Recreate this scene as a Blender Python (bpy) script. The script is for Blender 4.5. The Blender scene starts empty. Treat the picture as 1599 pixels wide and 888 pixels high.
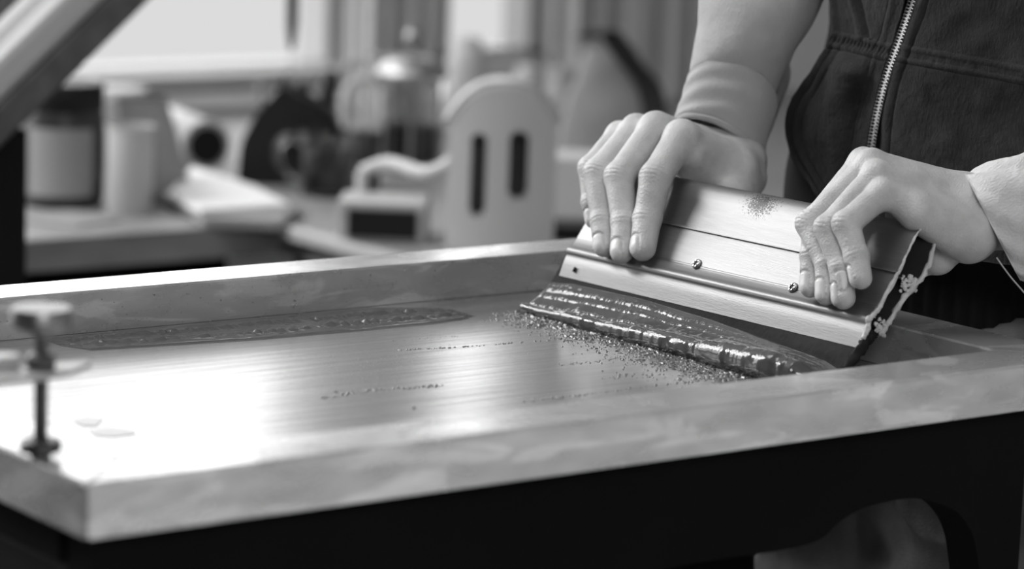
import bpy, bmesh, math, random
import numpy as np
from mathutils import Vector, Matrix
random.seed(7); rng = np.random.RandomState(7)
SC = bpy.context.scene

# ------------------------------------------------------------------ camera, world, lights, exposure
FPX = 4748.694311551282                      # focal length in pixels of the 1599 px wide frame
CAM = np.array([-0.67677, -1.23376, 0.34416])
YAW, PIT, ROL = 0.6421655838282491, 0.1717940659726181, 0.036236333059196824
cy, sy, cp, sp, cr, sr = math.cos(YAW), math.sin(YAW), math.cos(PIT), math.sin(PIT), math.cos(ROL), math.sin(ROL)
FWD = np.array([sy*cp, cy*cp, -sp]); _r0 = np.array([cy, -sy, 0.]); _u0 = np.cross(_r0, FWD)
RGT = cr*_r0 + sr*_u0; UPV = -sr*_r0 + cr*_u0
cam_data = bpy.data.cameras.new('camera'); cam = bpy.data.objects.new('camera', cam_data)
SC.collection.objects.link(cam); SC.camera = cam
cam_data.sensor_fit = 'HORIZONTAL'; cam_data.sensor_width = 36; cam_data.lens = FPX/1599*36
cam.matrix_world = Matrix(((RGT[0], UPV[0], -FWD[0], CAM[0]), (RGT[1], UPV[1], -FWD[1], CAM[1]),
                           (RGT[2], UPV[2], -FWD[2], CAM[2]), (0, 0, 0, 1)))
cam_data.clip_start = .05; cam_data.clip_end = 60
cam_data.dof.use_dof = True; cam_data.dof.focus_distance = 1.94; cam_data.dof.aperture_fstop = 5.0
cam_data.dof.aperture_blades = 0

SC.view_settings.view_transform = 'Standard'; SC.view_settings.look = 'None'
SC.view_settings.exposure = 0.18; SC.view_settings.gamma = 1.0
try: SC.view_settings.use_curve_mapping = False
except Exception: pass
world = bpy.data.worlds.new('overcast_sky'); SC.world = world; world.use_nodes = True
_nt = world.node_tree; _bg = _nt.nodes['Background']; _bg.inputs[0].default_value = (1, 1, 1, 1)
_tc = _nt.nodes.new('ShaderNodeTexCoord'); _sx = _nt.nodes.new('ShaderNodeSeparateXYZ'); _mr = _nt.nodes.new('ShaderNodeMapRange')
_nt.links.new(_tc.outputs['Generated'], _sx.inputs[0]); _nt.links.new(_sx.outputs['Z'], _mr.inputs[0])
_mr.inputs['From Min'].default_value = -.06; _mr.inputs['From Max'].default_value = .10        # pale ground below, bright overcast sky above
_mr.inputs['To Min'].default_value = .63; _mr.inputs['To Max'].default_value = 2.5; _nt.links.new(_mr.outputs[0], _bg.inputs[1])

def area_light(name, loc, target, sx, sy_, power):
    l = bpy.data.lights.new(name, 'AREA'); l.shape = 'RECTANGLE'; l.size = sx; l.size_y = sy_; l.energy = power
    o = bpy.data.objects.new(name, l); SC.collection.objects.link(o); o.location = loc
    o.rotation_euler = (Vector(target)-Vector(loc)).to_track_quat('-Z', 'Y').to_euler(); return o
area_light('window_key_light', (-.15, 2.3, 1.15), (.4, .3, .0), 1.1, .9, 20)
area_light('added_side_light', (-.7, 1.95, 1.5), (.65, .3, .05), .7, .6, 22)  # extra lamp added to light hands and arm from the left; no side window
area_light('room_fill_light', (-.8, -2.0, 1.2), (.5, .2, 0), .8, .7, 14)
area_light('added_top_light', (.2, .5, 1.6), (.5, .25, 0), .8, .8, 8)  # added overhead lamp; the ceiling has no opening here

# ------------------------------------------------------------------ pixel to place
def ray(u, v): return FWD + RGT*(u-799.5)/FPX - UPV*(v-444)/FPX
def onplane(u, v, n, d):
    n = np.asarray(n, float); r = ray(u, v); return CAM + r*((d-n@CAM)/(n@r))
def onx(u, v, x): return onplane(u, v, (1, 0, 0), x)
def ony(u, v, y): return onplane(u, v, (0, 1, 0), y)
def onz(u, v, z): return onplane(u, v, (0, 0, 1), z)
def nrm(a): a = np.asarray(a, float); return a/np.linalg.norm(a)

# ------------------------------------------------------------------ materials
def mat(name, g, rough=.5, metal=0., spec=.5, noise=0., nscale=8., nstretch=(1, 1, 1), bump=0., bscale=60., bstretch=(1, 1, 1),
        ndetail=6, rvar=0., trans=0., sss=0., sheen=0., coat=0., ior=None, wave=None):
    m = bpy.data.materials.new(name); m.use_nodes = True; nt = m.node_tree; N = nt.nodes; L = nt.links
    b = N['Principled BSDF']; g3 = (g, g, g) if not isinstance(g, tuple) else g
    b.inputs['Base Color'].default_value = (*g3, 1); b.inputs['Roughness'].default_value = rough
    b.inputs['Metallic'].default_value = metal; b.inputs['Specular IOR Level'].default_value = spec
    if trans: b.inputs['Transmission Weight'].default_value = trans
    if ior: b.inputs['IOR'].default_value = ior
    if coat: b.inputs['Coat Weight'].default_value = coat; b.inputs['Coat Roughness'].default_value = .05
    if sheen: b.inputs['Sheen Weight'].default_value = sheen
    if sss:
        b.inputs['Subsurface Weight'].default_value = sss; b.inputs['Subsurface Radius'].default_value = (.004, .003, .002)
        b.inputs['Subsurface Scale'].default_value = 1.0
    tc = N.new('ShaderNodeTexCoord')
    def tex(scale, stretch, detail=6, kind='ShaderNodeTexNoise'):
        mp = N.new('ShaderNodeMapping'); mp.inputs['Scale'].default_value = stretch; L.new(tc.outputs['Object'], mp.inputs[0])
        t = N.new(kind); t.inputs['Scale'].default_value = scale
        if kind == 'ShaderNodeTexNoise': t.inputs['Detail'].default_value = detail
        L.new(mp.outputs[0], t.inputs['Vector']); return t
    if noise:
        t = tex(nscale, nstretch, ndetail); cr_ = N.new('ShaderNodeMapRange')
        cr_.inputs['From Min'].default_value = .3; cr_.inputs['From Max'].default_value = .7
        cr_.inputs['To Min'].default_value = 1-noise; cr_.inputs['To Max'].default_value = 1+noise*.6
        L.new(t.outputs[0], cr_.inputs[0])
        mx = N.new('ShaderNodeVectorMath'); mx.operation = 'SCALE'; mx.inputs[0].default_value = g3
        L.new(cr_.outputs[0], mx.inputs['Scale']); L.new(mx.outputs[0], b.inputs['Base Color'])
        if rvar:
            r2 = N.new('ShaderNodeMapRange'); r2.inputs['From Min'].default_value = .3; r2.inputs['From Max'].default_value = .7
            r2.inputs['To Min'].default_value = rough+rvar; r2.inputs['To Max'].default_value = max(.03, rough-rvar)
            L.new(t.outputs[0], r2.inputs[0]); L.new(r2.outputs[0], b.inputs['Roughness'])
    if bump:
        t = tex(bscale, bstretch, 4); bp = N.new('ShaderNodeBump'); bp.inputs['Strength'].default_value = bump
        bp.inputs['Distance'].default_value = .001; L.new(t.outputs[0], bp.inputs['Height'])
        last = bp
        if wave:
            w = tex(wave[0], wave[1], kind='ShaderNodeTexWave'); w.inputs['Distortion'].default_value = wave[3] if len(wave) > 3 else .5
            bp2 = N.new('ShaderNodeBump'); bp2.inputs['Strength'].default_value = wave[2]; bp2.inputs['Distance'].default_value = .001
            L.new(w.outputs['Fac'], bp2.inputs['Height']); L.new(bp.outputs[0], bp2.inputs['Normal']); last = bp2
        L.new(last.outputs[0], b.inputs['Normal'])
    return m

M = {}
M['wall'] = mat('painted_wall', .66, .8, noise=.1, nscale=3, bump=.2)
M['panel'] = mat('pale_wall_board', .80, .6, noise=.12, nscale=4)
M['dark_wall'] = mat('dark_wall', .05, .8, noise=.1)
M['floor'] = mat('concrete_floor', .16, .6, noise=.2, nscale=5, bump=.3)
M['wframe'] = mat('window_frame_paint', .42, .5, noise=.05)
M['curtain'] = mat('curtain_cloth', .50, .9, noise=.08, bump=.3, bscale=300)
M['black'] = mat('black_painted_steel', .005, .6, spec=.2, noise=.3, nscale=20)
M['black_matte'] = mat('black_board', .005, .85, spec=.12, noise=.3, nscale=9, bump=.2, bscale=200)
M['black_plastic'] = mat('black_plastic', .007, .5, spec=.3, noise=.1)
M['steel'] = mat('dull_steel', .34, .38, metal=1, noise=.25, nscale=30, bump=.1, bscale=120)
M['dark_steel'] = mat('dark_steel', .16, .42, metal=1, noise=.25, nscale=40, bump=.1, bscale=120)
M['bright_steel'] = mat('bright_steel', .42, .42, metal=1, noise=.1, nscale=60)
M['white_plastic'] = mat('white_plastic', .5, .38, noise=.04, nscale=5)
M['pale'] = mat('pale_card', .5, .7, noise=.06)
M['paper'] = mat('white_paper', .75, .8, noise=.03)
M['grey_card'] = mat('grey_card', .28, .7, noise=.15)
M['bench'] = mat('bench_board', .24, .55, noise=.2, nscale=12, nstretch=(1, 5, 5))
M['glass'] = mat('clear_glass', .9, .04, trans=1., ior=1.45, noise=.01)
M['coffee'] = mat('black_coffee', .01, .1, noise=.1)
M['rubber'] = mat('squeegee_rubber', .018, .7, spec=.12, noise=.7, nscale=70, nstretch=(1, .25, 1), bump=.6, bscale=200)
M['white_crust'] = mat('dried_ink_crust', .62, .3, noise=.3, nscale=150, bump=.6, bscale=400)
M['thread'] = mat('pale_thread', .5, .8, noise=.1)
M['engrave'] = mat('stamped_mark', .01, .7, noise=.1)

def aluminium_frame():
    m = mat('worn_aluminium_frame', .78, .25, metal=.6, noise=.14, nscale=22, nstretch=(1, 1.6, 3), rvar=.06, bump=.07, bscale=240)
    nt = m.node_tree; N = nt.nodes; L = nt.links; b = N['Principled BSDF']
    src = b.inputs['Base Color'].links[0].from_socket
    tc = N.new('ShaderNodeTexCoord'); mp = N.new('ShaderNodeMapping'); mp.inputs['Scale'].default_value = (6, 9, 26)
    L.new(tc.outputs['Object'], mp.inputs[0])
    t = N.new('ShaderNodeTexNoise'); t.inputs['Scale'].default_value = 2.2; t.inputs['Detail'].default_value = 8; t.inputs['Distortion'].default_value = .8
    L.new(mp.outputs[0], t.inputs['Vector'])
    r = N.new('ShaderNodeValToRGB'); r.color_ramp.elements[0].position = .45; r.color_ramp.elements[1].position = .51
    r.color_ramp.elements[0].color = (1, 1, 1, 1); r.color_ramp.elements[1].color = (.76, .76, .76, 1)
    L.new(t.outputs[0], r.inputs[0])
    # small dark pits and scratches
    t2 = N.new('ShaderNodeTexNoise'); t2.inputs['Scale'].default_value = 420; t2.inputs['Detail'].default_value = 2
    L.new(tc.outputs['Object'], t2.inputs['Vector'])
    r2 = N.new('ShaderNodeValToRGB'); r2.color_ramp.elements[0].position = .24; r2.color_ramp.elements[1].position = .31
    r2.color_ramp.elements[0].color = (.4, .4, .4, 1); r2.color_ramp.elements[1].color = (1, 1, 1, 1)
    L.new(t2.outputs[0], r2.inputs[0])
    def mul(a, c):
        x = N.new('ShaderNodeMix'); x.data_type = 'RGBA'; x.blend_type = 'MULTIPLY'; x.inputs[0].default_value = 1
        L.new(a, x.inputs[6]); L.new(c, x.inputs[7]); return x.outputs[2]
    L.new(mul(mul(src, r.outputs[0]), r2.outputs[0]), b.inputs['Base Color'])
    return m
M['alu'] = aluminium_frame()
M['holder'] = mat('brushed_aluminium_holder', .24, .47, metal=.9, noise=.05, nscale=30, nstretch=(12, 1, 12), bump=.12, bscale=300, bstretch=(6, .3, 6))
def add_scuff(m, centre, rad, squash):
    nt = m.node_tree; N = nt.nodes; L = nt.links; b = N['Principled BSDF']
    src = b.inputs['Base Color'].links[0].from_socket
    tc = N.new('ShaderNodeTexCoord'); mp = N.new('ShaderNodeMapping'); mp.vector_type = 'POINT'
    mp.inputs['Location'].default_value = [-c*s for c, s in zip(centre, squash)]; mp.inputs['Scale'].default_value = squash
    L.new(tc.outputs['Object'], mp.inputs[0])
    ln = N.new('ShaderNodeVectorMath'); ln.operation = 'LENGTH'; L.new(mp.outputs[0], ln.inputs[0])
    mr = N.new('ShaderNodeMapRange'); mr.inputs['From Min'].default_value = 0; mr.inputs['From Max'].default_value = rad
    mr.inputs['To Min'].default_value = .42; mr.inputs['To Max'].default_value = -.12; L.new(ln.outputs['Value'], mr.inputs[0])
    t = N.new('ShaderNodeTexNoise'); t.inputs['Scale'].default_value = 900; t.inputs['Detail'].default_value = 3; L.new(tc.outputs['Object'], t.inputs['Vector'])
    ad = N.new('ShaderNodeMath'); ad.operation = 'ADD'; L.new(mr.outputs[0], ad.inputs[0]); L.new(t.outputs[0], ad.inputs[1])
    r = N.new('ShaderNodeValToRGB'); r.color_ramp.elements[0].position = .66; r.color_ramp.elements[1].position = .76
    r.color_ramp.elements[0].color = (1, 1, 1, 1); r.color_ramp.elements[1].color = (.3, .3, .3, 1); L.new(ad.outputs[0], r.inputs[0])
    x = N.new('ShaderNodeMix'); x.data_type = 'RGBA'; x.blend_type = 'MULTIPLY'; x.inputs[0].default_value = 1
    L.new(src, x.inputs[6]); L.new(r.outputs[0], x.inputs[7]); L.new(x.outputs[2], b.inputs['Base Color'])

def ink_mat():
    m = mat('wet_grey_ink', .085, .08, spec=.7, noise=.12, nscale=40, bump=.25, bscale=90)
    return m
M['ink'] = ink_mat()
M['ink_strip'] = mat('settled_grey_ink', .075, .12, spec=.35, noise=.12, nscale=40, bump=.1, bscale=90)
M['ink_drop'] = mat('glint_lightened_droplets', .22, .07, spec=1., noise=.05)  # base lightened above the ink's own grey to stand in for glints

def mesh_cloth():
    m = mat('ink_wetted_screen_mesh', .17, .22, spec=.7, noise=.22, nscale=9, nstretch=(.5, 9, 1), rvar=.05, bump=.10, bscale=60, bstretch=(.25, 6, 1), coat=.8)
    m.node_tree.nodes['Principled BSDF'].inputs['Coat Roughness'].default_value = .20
    nt = m.node_tree; N = nt.nodes; L = nt.links; b = N['Principled BSDF']
    tc = N.new('ShaderNodeTexCoord')
    mp = N.new('ShaderNodeMapping'); mp.inputs['Scale'].default_value = (2.2, 60, 1); mp.inputs['Rotation'].default_value = (0, 0, .04); L.new(tc.outputs['Object'], mp.inputs[0])
    st = N.new('ShaderNodeTexNoise'); st.inputs['Scale'].default_value = 2.4; st.inputs['Detail'].default_value = 7; st.inputs['Roughness'].default_value = .65; L.new(mp.outputs[0], st.inputs['Vector'])
    sr_ = N.new('ShaderNodeMapRange'); sr_.inputs['From Min'].default_value = .32; sr_.inputs['From Max'].default_value = .6; sr_.inputs['To Min'].default_value = .45; sr_.inputs['To Max'].default_value = 1.
    L.new(st.outputs[0], sr_.inputs[0]); L.new(sr_.outputs[0], b.inputs['Coat Weight'])
    v = N.new('ShaderNodeTexNoise'); v.inputs['Scale'].default_value = 1500; v.inputs['Detail'].default_value = 1
    L.new(tc.outputs['Object'], v.inputs['Vector'])
    bp = N.new('ShaderNodeBump'); bp.inputs['Strength'].default_value = .12; bp.inputs['Distance'].default_value = .0004
    L.new(v.outputs[0], bp.inputs['Height'])
    L.new(b.inputs['Normal'].links[0].from_socket, bp.inputs['Normal']); L.new(bp.outputs[0], b.inputs['Normal'])
    return m
M['mesh'] = mesh_cloth()

def skin_mat():
    m = mat('skin', .53, .42, spec=.45, noise=.16, nscale=70, bump=.22, bscale=1100, sss=.06)
    nt = m.node_tree; N = nt.nodes; L = nt.links; b = N['Principled BSDF']
    at = N.new('ShaderNodeAttribute'); at.attribute_name = 'nail'
    src = b.inputs['Base Color'].links[0].from_socket
    x = N.new('ShaderNodeMix'); x.data_type = 'RGBA'; x.inputs[7].default_value = (.66, .66, .66, 1)
    L.new(at.outputs['Fac'], x.inputs[0]); L.new(src, x.inputs[6]); L.new(x.outputs[2], b.inputs['Base Color'])
    mr = N.new('ShaderNodeMapRange'); mr.inputs['To Min'].default_value = .42; mr.inputs['To Max'].default_value = .22
    L.new(at.outputs['Fac'], mr.inputs[0]); L.new(mr.outputs[0], b.inputs['Roughness'])
    # fine skin cells
    tc = N.new('ShaderNodeTexCoord'); v = N.new('ShaderNodeTexVoronoi'); v.inputs['Scale'].default_value = 700
    L.new(tc.outputs['Object'], v.inputs['Vector'])
    bp = N.new('ShaderNodeBump'); bp.inputs['Strength'].default_value = .22; bp.inputs['Distance'].default_value = .0012
    L.new(v.outputs['Distance'], bp.inputs['Height']); L.new(b.inputs['Normal'].links[0].from_socket, bp.inputs['Normal'])
    mm = N.new('ShaderNodeMath'); mm.operation = 'SUBTRACT'; mm.inputs[0].default_value = .20; 
    mm2 = N.new('ShaderNodeMath'); mm2.operation = 'MULTIPLY'; mm2.inputs[1].default_value = .19; L.new(at.outputs['Fac'], mm2.inputs[0]); L.new(mm2.outputs[0], mm.inputs[1])
    L.new(mm.outputs[0], bp.inputs['Strength']); L.new(bp.outputs[0], b.inputs['Normal'])
    return m
M['skin'] = skin_mat()
M['denim'] = mat('dark_washed_denim', .024, .85, spec=.2, noise=.45, nscale=60, sheen=.10, bump=.8, bscale=1100, bstretch=(1, 1, .35), wave=(700, (.4, 1, 1), .12, 1.))
M['stitch'] = mat('vest_stitching', .05, .85, noise=.2)
M['jumper'] = mat('black_jumper', .010, .9, spec=.15, noise=.3, nscale=30, bump=.5, bscale=600)
M['trousers'] = mat('dark_trouser_cloth', .11, .9, spec=.2, noise=.4, nscale=30, bump=.8, bscale=700)
M['sleeve'] = mat('pale_grey_sweatshirt', .42, .9, spec=.2, noise=.08, nscale=40, sheen=.2, bump=.6, bscale=900, bstretch=(1, 1, .3))
M['sleeve_light'] = mat('pale_rolled_sleeve', .66, .9, spec=.2, noise=.12, nscale=70, nstretch=(.3, 1, 1), sheen=.2, bump=.8, bscale=700, bstretch=(.4, 1, 1))
M['zip'] = mat('zip_metal', .55, .25, metal=1, noise=.1)

# ------------------------------------------------------------------ mesh helpers
def link(name, verts, faces, material, parent=None, smooth=False, loc=None):
    me = bpy.data.meshes.new(name); me.from_pydata([tuple(map(float, v)) for v in verts], [], [tuple(int(i) for i in f) for f in faces])
    me.validate(); me.update(); me.materials.append(material)
    o = bpy.data.objects.new(name, me); SC.collection.objects.link(o)
    if smooth: me.polygons.foreach_set('use_smooth', [True]*len(me.polygons))
    setpar(o, parent)
    return o
def bm_link(name, bm, material, parent=None, smooth=False, smooth_angle=None):
    me = bpy.data.meshes.new(name); bmesh.ops.recalc_face_normals(bm, faces=bm.faces[:]); bm.to_mesh(me); bm.free(); me.materials.append(material)
    o = bpy.data.objects.new(name, me); SC.collection.objects.link(o)
    if smooth or smooth_angle: me.polygons.foreach_set('use_smooth', [True]*len(me.polygons))
    if smooth_angle: me.set_sharp_from_angle(angle=math.radians(smooth_angle))
    setpar(o, parent)
    return o
def thing(name, label, cat, loc=(0, 0, 0), group=None):
    o = bpy.data.objects.new(name, None); SC.collection.objects.link(o); o.location = [float(v) for v in loc]
    o['label'] = label; o['category'] = cat; o.empty_display_size = .02
    if group: o['group'] = group
    return o
def setpar(o, parent):                          # parts are built in world coordinates
    if parent is None: return
    o.parent = parent
    if parent.type == 'EMPTY': o.matrix_parent_inverse = Matrix.Translation(-parent.location)
def tag(o, label, cat, group=None, kind=None):
    o['label'] = label; o['category'] = cat
    if group: o['group'] = group
    if kind: o['kind'] = kind
    return o
def struct(o): o['kind'] = 'structure'; return o
def box_bm(bm, c, size, rot=None, bevel=0., seg=2):
    r = bmesh.ops.create_cube(bm, size=1.); vs = r['verts']
    bmesh.ops.scale(bm, vec=size, verts=vs)
    if bevel:
        es = list({e for v in vs for e in v.link_edges}); g = bmesh.ops.bevel(bm, geom=es, offset=bevel, segments=seg, profile=.5, affect='EDGES')
        vs = list({v for f in g['faces'] for v in f.verts} | {v for v in vs if v.is_valid})
    if rot is not None: bmesh.ops.transform(bm, matrix=rot.to_4x4(), verts=vs, space=Matrix.Identity(4))
    bmesh.ops.translate(bm, vec=tuple(map(float, c)), verts=vs); return vs
def lathe_bm(bm, prof, c=(0, 0, 0), n=32, rot=None):
    rings = []
    for r, z in prof:
        ring = []
        for i in range(n):
            a = 2*math.pi*i/n; p = Vector((r*math.cos(a), r*math.sin(a), z))
            if rot is not None: p = rot @ p
            ring.append(bm.verts.new(p+Vector(c)))
        rings.append(ring)
    for A, B in zip(rings[:-1], rings[1:]):
        for i in range(n): bm.faces.new((A[i], A[(i+1) % n], B[(i+1) % n], B[i]))
    if prof[0][0] > 1e-5: bm.faces.new(rings[0][::-1])
    if prof[-1][0] > 1e-5: bm.faces.new(rings[-1])
def prism_bm(bm, pts, lo, hi, axis='z'):
    def P(a, b, c): return (a, b, c) if axis == 'z' else ((a, c, b) if axis == 'y' else (c, a, b))
    A = [bm.verts.new(P(p[0], p[1], lo)) for p in pts]; B = [bm.verts.new(P(p[0], p[1], hi)) for p in pts]
    bm.faces.new(A); bm.faces.new(B[::-1]); n = len(pts)
    for i in range(n): bm.faces.new((A[i], A[(i+1) % n], B[(i+1) % n], B[i]))
def tube(points, radii, n=16, cap=True, closed=False):
    P = np.array([np.asarray(p, float) for p in points]); m = len(P); R = np.broadcast_to(radii, (m,)) if np.ndim(radii) else np.full(m, radii)
    T = np.gradient(P, axis=0); T /= np.linalg.norm(T, axis=1)[:, None]+1e-12
    up = np.array([0, 0, 1.]) if abs(T[0][2]) < .9 else np.array([1., 0, 0]); a = nrm(np.cross(T[0], up)); V = []
    for i in range(m):
        a = a-T[i]*(a@T[i]); a = nrm(a); b = np.cross(T[i], a)
        for k in range(n):
            t = 2*math.pi*k/n; V.append(P[i]+(a*math.cos(t)+b*math.sin(t))*R[i])
    F = [(i*n+k, i*n+(k+1) % n, (i+1)*n+(k+1) % n, (i+1)*n+k) for i in range(m-1) for k in range(n)]
    if cap: F += [tuple(range(n))[::-1], tuple((m-1)*n+k for k in range(n))]
    return V, F
def merge(parts):
    V, F = [], []
    for v, f in parts:
        o = len(V); V += list(v); F += [tuple(i+o for i in q) for q in f]
    return V, F
def spline(pts, n):                              # Catmull-Rom through pts
    P = np.array(pts, float); P = np.vstack([2*P[0]-P[1], P, 2*P[-1]-P[-2]]); m = len(P)-3; out = []
    for s in np.linspace(0, m-1e-6, n):
        i = int(s); t = s-i; a, b, c, d = P[i:i+4]
        out.append(.5*((2*b)+(c-a)*t+(2*a-5*b+4*c-d)*t*t+(3*b-a-3*c+d)*t**3))
    return np.array(out)
_tab = np.random.RandomState(3).rand(64, 64, 64).astype(np.float32)
def vnoise(p):                                   # value noise, p (...,3)
    p = np.asarray(p, float); i = np.floor(p).astype(int); f = p-i; f = f*f*(3-2*f); r = 0
    for a in (0, 1):
        for b in (0, 1):
            for c in (0, 1):
                w = (f[..., 0] if a else 1-f[..., 0])*(f[..., 1] if b else 1-f[..., 1])*(f[..., 2] if c else 1-f[..., 2])
                r = r+w*_tab[(i[..., 0]+a) & 63, (i[..., 1]+b) & 63, (i[..., 2]+c) & 63]
    return r*2-1
def st_(l, axis=0): return np.stack(np.broadcast_arrays(*l), axis)
def fbm(p, o=4):
    p = np.asarray(p, float); s = 0; a = 1.; t = 0
    for k in range(o): s = s+a*vnoise(p*2**k+17.3*k); t += a; a *= .5
    return s/t
def grid_faces(nu, nv, wrap=False, off=0):
    F = []
    for i in range(nu-1):
        for j in range(nv if wrap else nv-1):
            F.append((off+i*nv+j, off+i*nv+(j+1) % nv, off+(i+1)*nv+(j+1) % nv, off+(i+1)*nv+j))
    return F
def shell(G, th):                                # G (nu,nv,3) sheet -> closed thick sheet
    nu, nv = G.shape[:2]; du = np.gradient(G, axis=0); dv = np.gradient(G, axis=1); N = np.cross(du, dv); N /= np.linalg.norm(N, axis=2)[..., None]+1e-12
    B = G+N*th; V = list(G.reshape(-1, 3))+list(B.reshape(-1, 3)); k = nu*nv
    F = grid_faces(nu, nv)+[f[::-1] for f in grid_faces(nu, nv, off=k)]
    per = [(i, 0) for i in range(nu)]+[(nu-1, j) for j in range(1, nv)]+[(i, nv-1) for i in range(nu-2, -1, -1)]+[(0, j) for j in range(nv-2, 0, -1)]
    ids = [a*nv+b for a, b in per]
    for a, b in zip(ids, ids[1:]+ids[:1]): F.append((a, a+k, b+k, b))
    return V, F

# ---- distance-field bodies, in millimetres
def smin(a, b, k):
    h = np.maximum(k-np.abs(a-b), 0)/k; return np.minimum(a, b)-h*h*k*.25
def cap_d(p, a, b, r1, r2):
    ba = (b-a).astype(np.float32); pa = p-a.astype(np.float32); t = np.clip((pa@ba)/float(ba@ba), 0, 1)
    return np.sqrt(((pa-t[..., None]*ba)**2).sum(-1))-(r1+(r2-r1)*t)
def surface_nets(Fv, org, h):
    ins = Fv < 0; c = np.zeros(tuple(s-1 for s in Fv.shape), np.int8); sl = [slice(0, -1), slice(1, None)]
    for i in (0, 1):
        for j in (0, 1):
            for k in (0, 1): c += ins[sl[i], sl[j], sl[k]]
    idx = np.argwhere((c > 0) & (c < 8)); ids = np.full(c.shape, -1, np.int32); ids[tuple(idx.T)] = np.arange(len(idx))
    cor = [(i, j, k) for i in (0, 1) for j in (0, 1) for k in (0, 1)]
    val = {q: Fv[idx[:, 0]+q[0], idx[:, 1]+q[1], idx[:, 2]+q[2]] for q in cor}
    acc = np.zeros((len(idx), 3)); cnt = np.zeros(len(idx))
    for ai, A in enumerate(cor):
        for B in cor[ai+1:]:
            if sum(abs(A[x]-B[x]) for x in range(3)) != 1: continue
            m = (val[A] < 0) != (val[B] < 0); t = val[A]/(val[A]-val[B]+1e-20)
            p = np.array(A)+(np.array(B)-np.array(A))*t[:, None]; acc += np.where(m[:, None], p, 0); cnt += m
    V = org+h*(idx+acc/cnt[:, None]); Q = []
    for ax in range(3):
        s0 = [slice(None)]*3; s1 = [slice(None)]*3; s0[ax] = slice(0, -1); s1[ax] = slice(1, None)
        cr0 = ins[tuple(s0)]; ch = cr0 != ins[tuple(s1)]; o1, o2 = [x for x in range(3) if x != ax]
        e = np.argwhere(ch); e = e[(e[:, o1] > 0) & (e[:, o2] > 0) & (e[:, o1] < Fv.shape[o1]-1) & (e[:, o2] < Fv.shape[o2]-1)]
        def g(d1, d2):
            x = e.copy(); x[:, o1] -= d1; x[:, o2] -= d2; return ids[tuple(x.T)]
        q = np.stack([g(1, 1), g(0, 1), g(0, 0), g(1, 0)], 1); fl = cr0[tuple(e.T)]
        if ax == 1: fl = ~fl
        q[~fl] = q[~fl][:, ::-1]; Q.append(q)
    return V, np.vstack(Q)
def field_mesh(fn, lo, hi, h):
    lo = np.array(lo, float); n = np.ceil((np.array(hi)-lo)/h).astype(int)+1
    # coarse pass, then only blocks near the skin
    ax = [(lo[i]+h*np.arange(n[i])).astype(np.float32) for i in range(3)]
    Fv = np.full(n, 50., np.float32); Bk = 16
    for i in range(0, n[0], Bk):
        for j in range(0, n[1], Bk):
            for k in range(0, n[2], Bk):
                s = (slice(i, min(i+Bk, n[0])), slice(j, min(j+Bk, n[1])), slice(k, min(k+Bk, n[2])))
                c = np.array([[ax[q][(s[q].start+s[q].stop-1)//2] for q in range(3)]], np.float32); d = fn(c)[0]
                if abs(d) > h*Bk*.95+3: Fv[s] = d; continue
                X = np.stack(np.meshgrid(ax[0][s[0]], ax[1][s[1]], ax[2][s[2]], indexing='ij'), -1)
                Fv[s] = fn(X.reshape(-1, 3)).reshape(X.shape[:3])
    return surface_nets(Fv, lo, h)

# ------------------------------------------------------------------ the room
W, D, RW, RH = .6872, .4939, .0425, .028            # screen frame
FLOOR = -.90; BENCH = -.17; YB = 2.46; CEIL = 1.75
X0, X1, Y0 = -1.9, 3.6, -2.3
def slab(name, c, size, m, parent=None, bevel=0.):
    bm = bmesh.new(); box_bm(bm, c, size, bevel=bevel); return bm_link(name, bm, m, parent)
struct(slab('floor', ((X0+X1)/2, (Y0+YB)/2, FLOOR-.05), (X1-X0+.4, YB-Y0+.4, .1), M['floor']))
struct(slab('ceiling', ((X0+X1)/2, (Y0+YB)/2, CEIL+.05), (X1-X0+.4, YB-Y0+.4, .1), M['wall']))
struct(slab('wall_left', (X0-.05, (Y0+YB)/2, (FLOOR+CEIL)/2), (.1, YB-Y0, CEIL-FLOOR), M['dark_wall']))
struct(slab('wall_right', (X1+.05, (Y0+YB)/2, (FLOOR+CEIL)/2), (.1, YB-Y0, CEIL-FLOOR), M['wall']))
sill1 = ony(300, 110, YB)[2]; wl = -1.2; wr = ony(548, 60, YB)[0]; w2l = ony(682, 60, YB)[0]; w2r = ony(862, 60, YB)[0]; sill2 = ony(770, 92, YB)[2]
WT = 1.15
# back wall in pieces round the two windows
bm = bmesh.new()
def wallpiece(xa, xb, za, zb): box_bm(bm, ((xa+xb)/2, YB+.06, (za+zb)/2), (xb-xa, .12, zb-za))
wallpiece(X0-.1, X1+.1, FLOOR, min(sill1, sill2)); wallpiece(X0-.1, X1+.1, WT, CEIL)
wallpiece(X0-.1, wl, min(sill1, sill2), WT); wallpiece(wr, w2l, min(sill1, sill2), WT); wallpiece(w2r, X1+.1, min(sill1, sill2), WT)
struct(bm_link('wall_back', bm, M['wall']))
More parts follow.
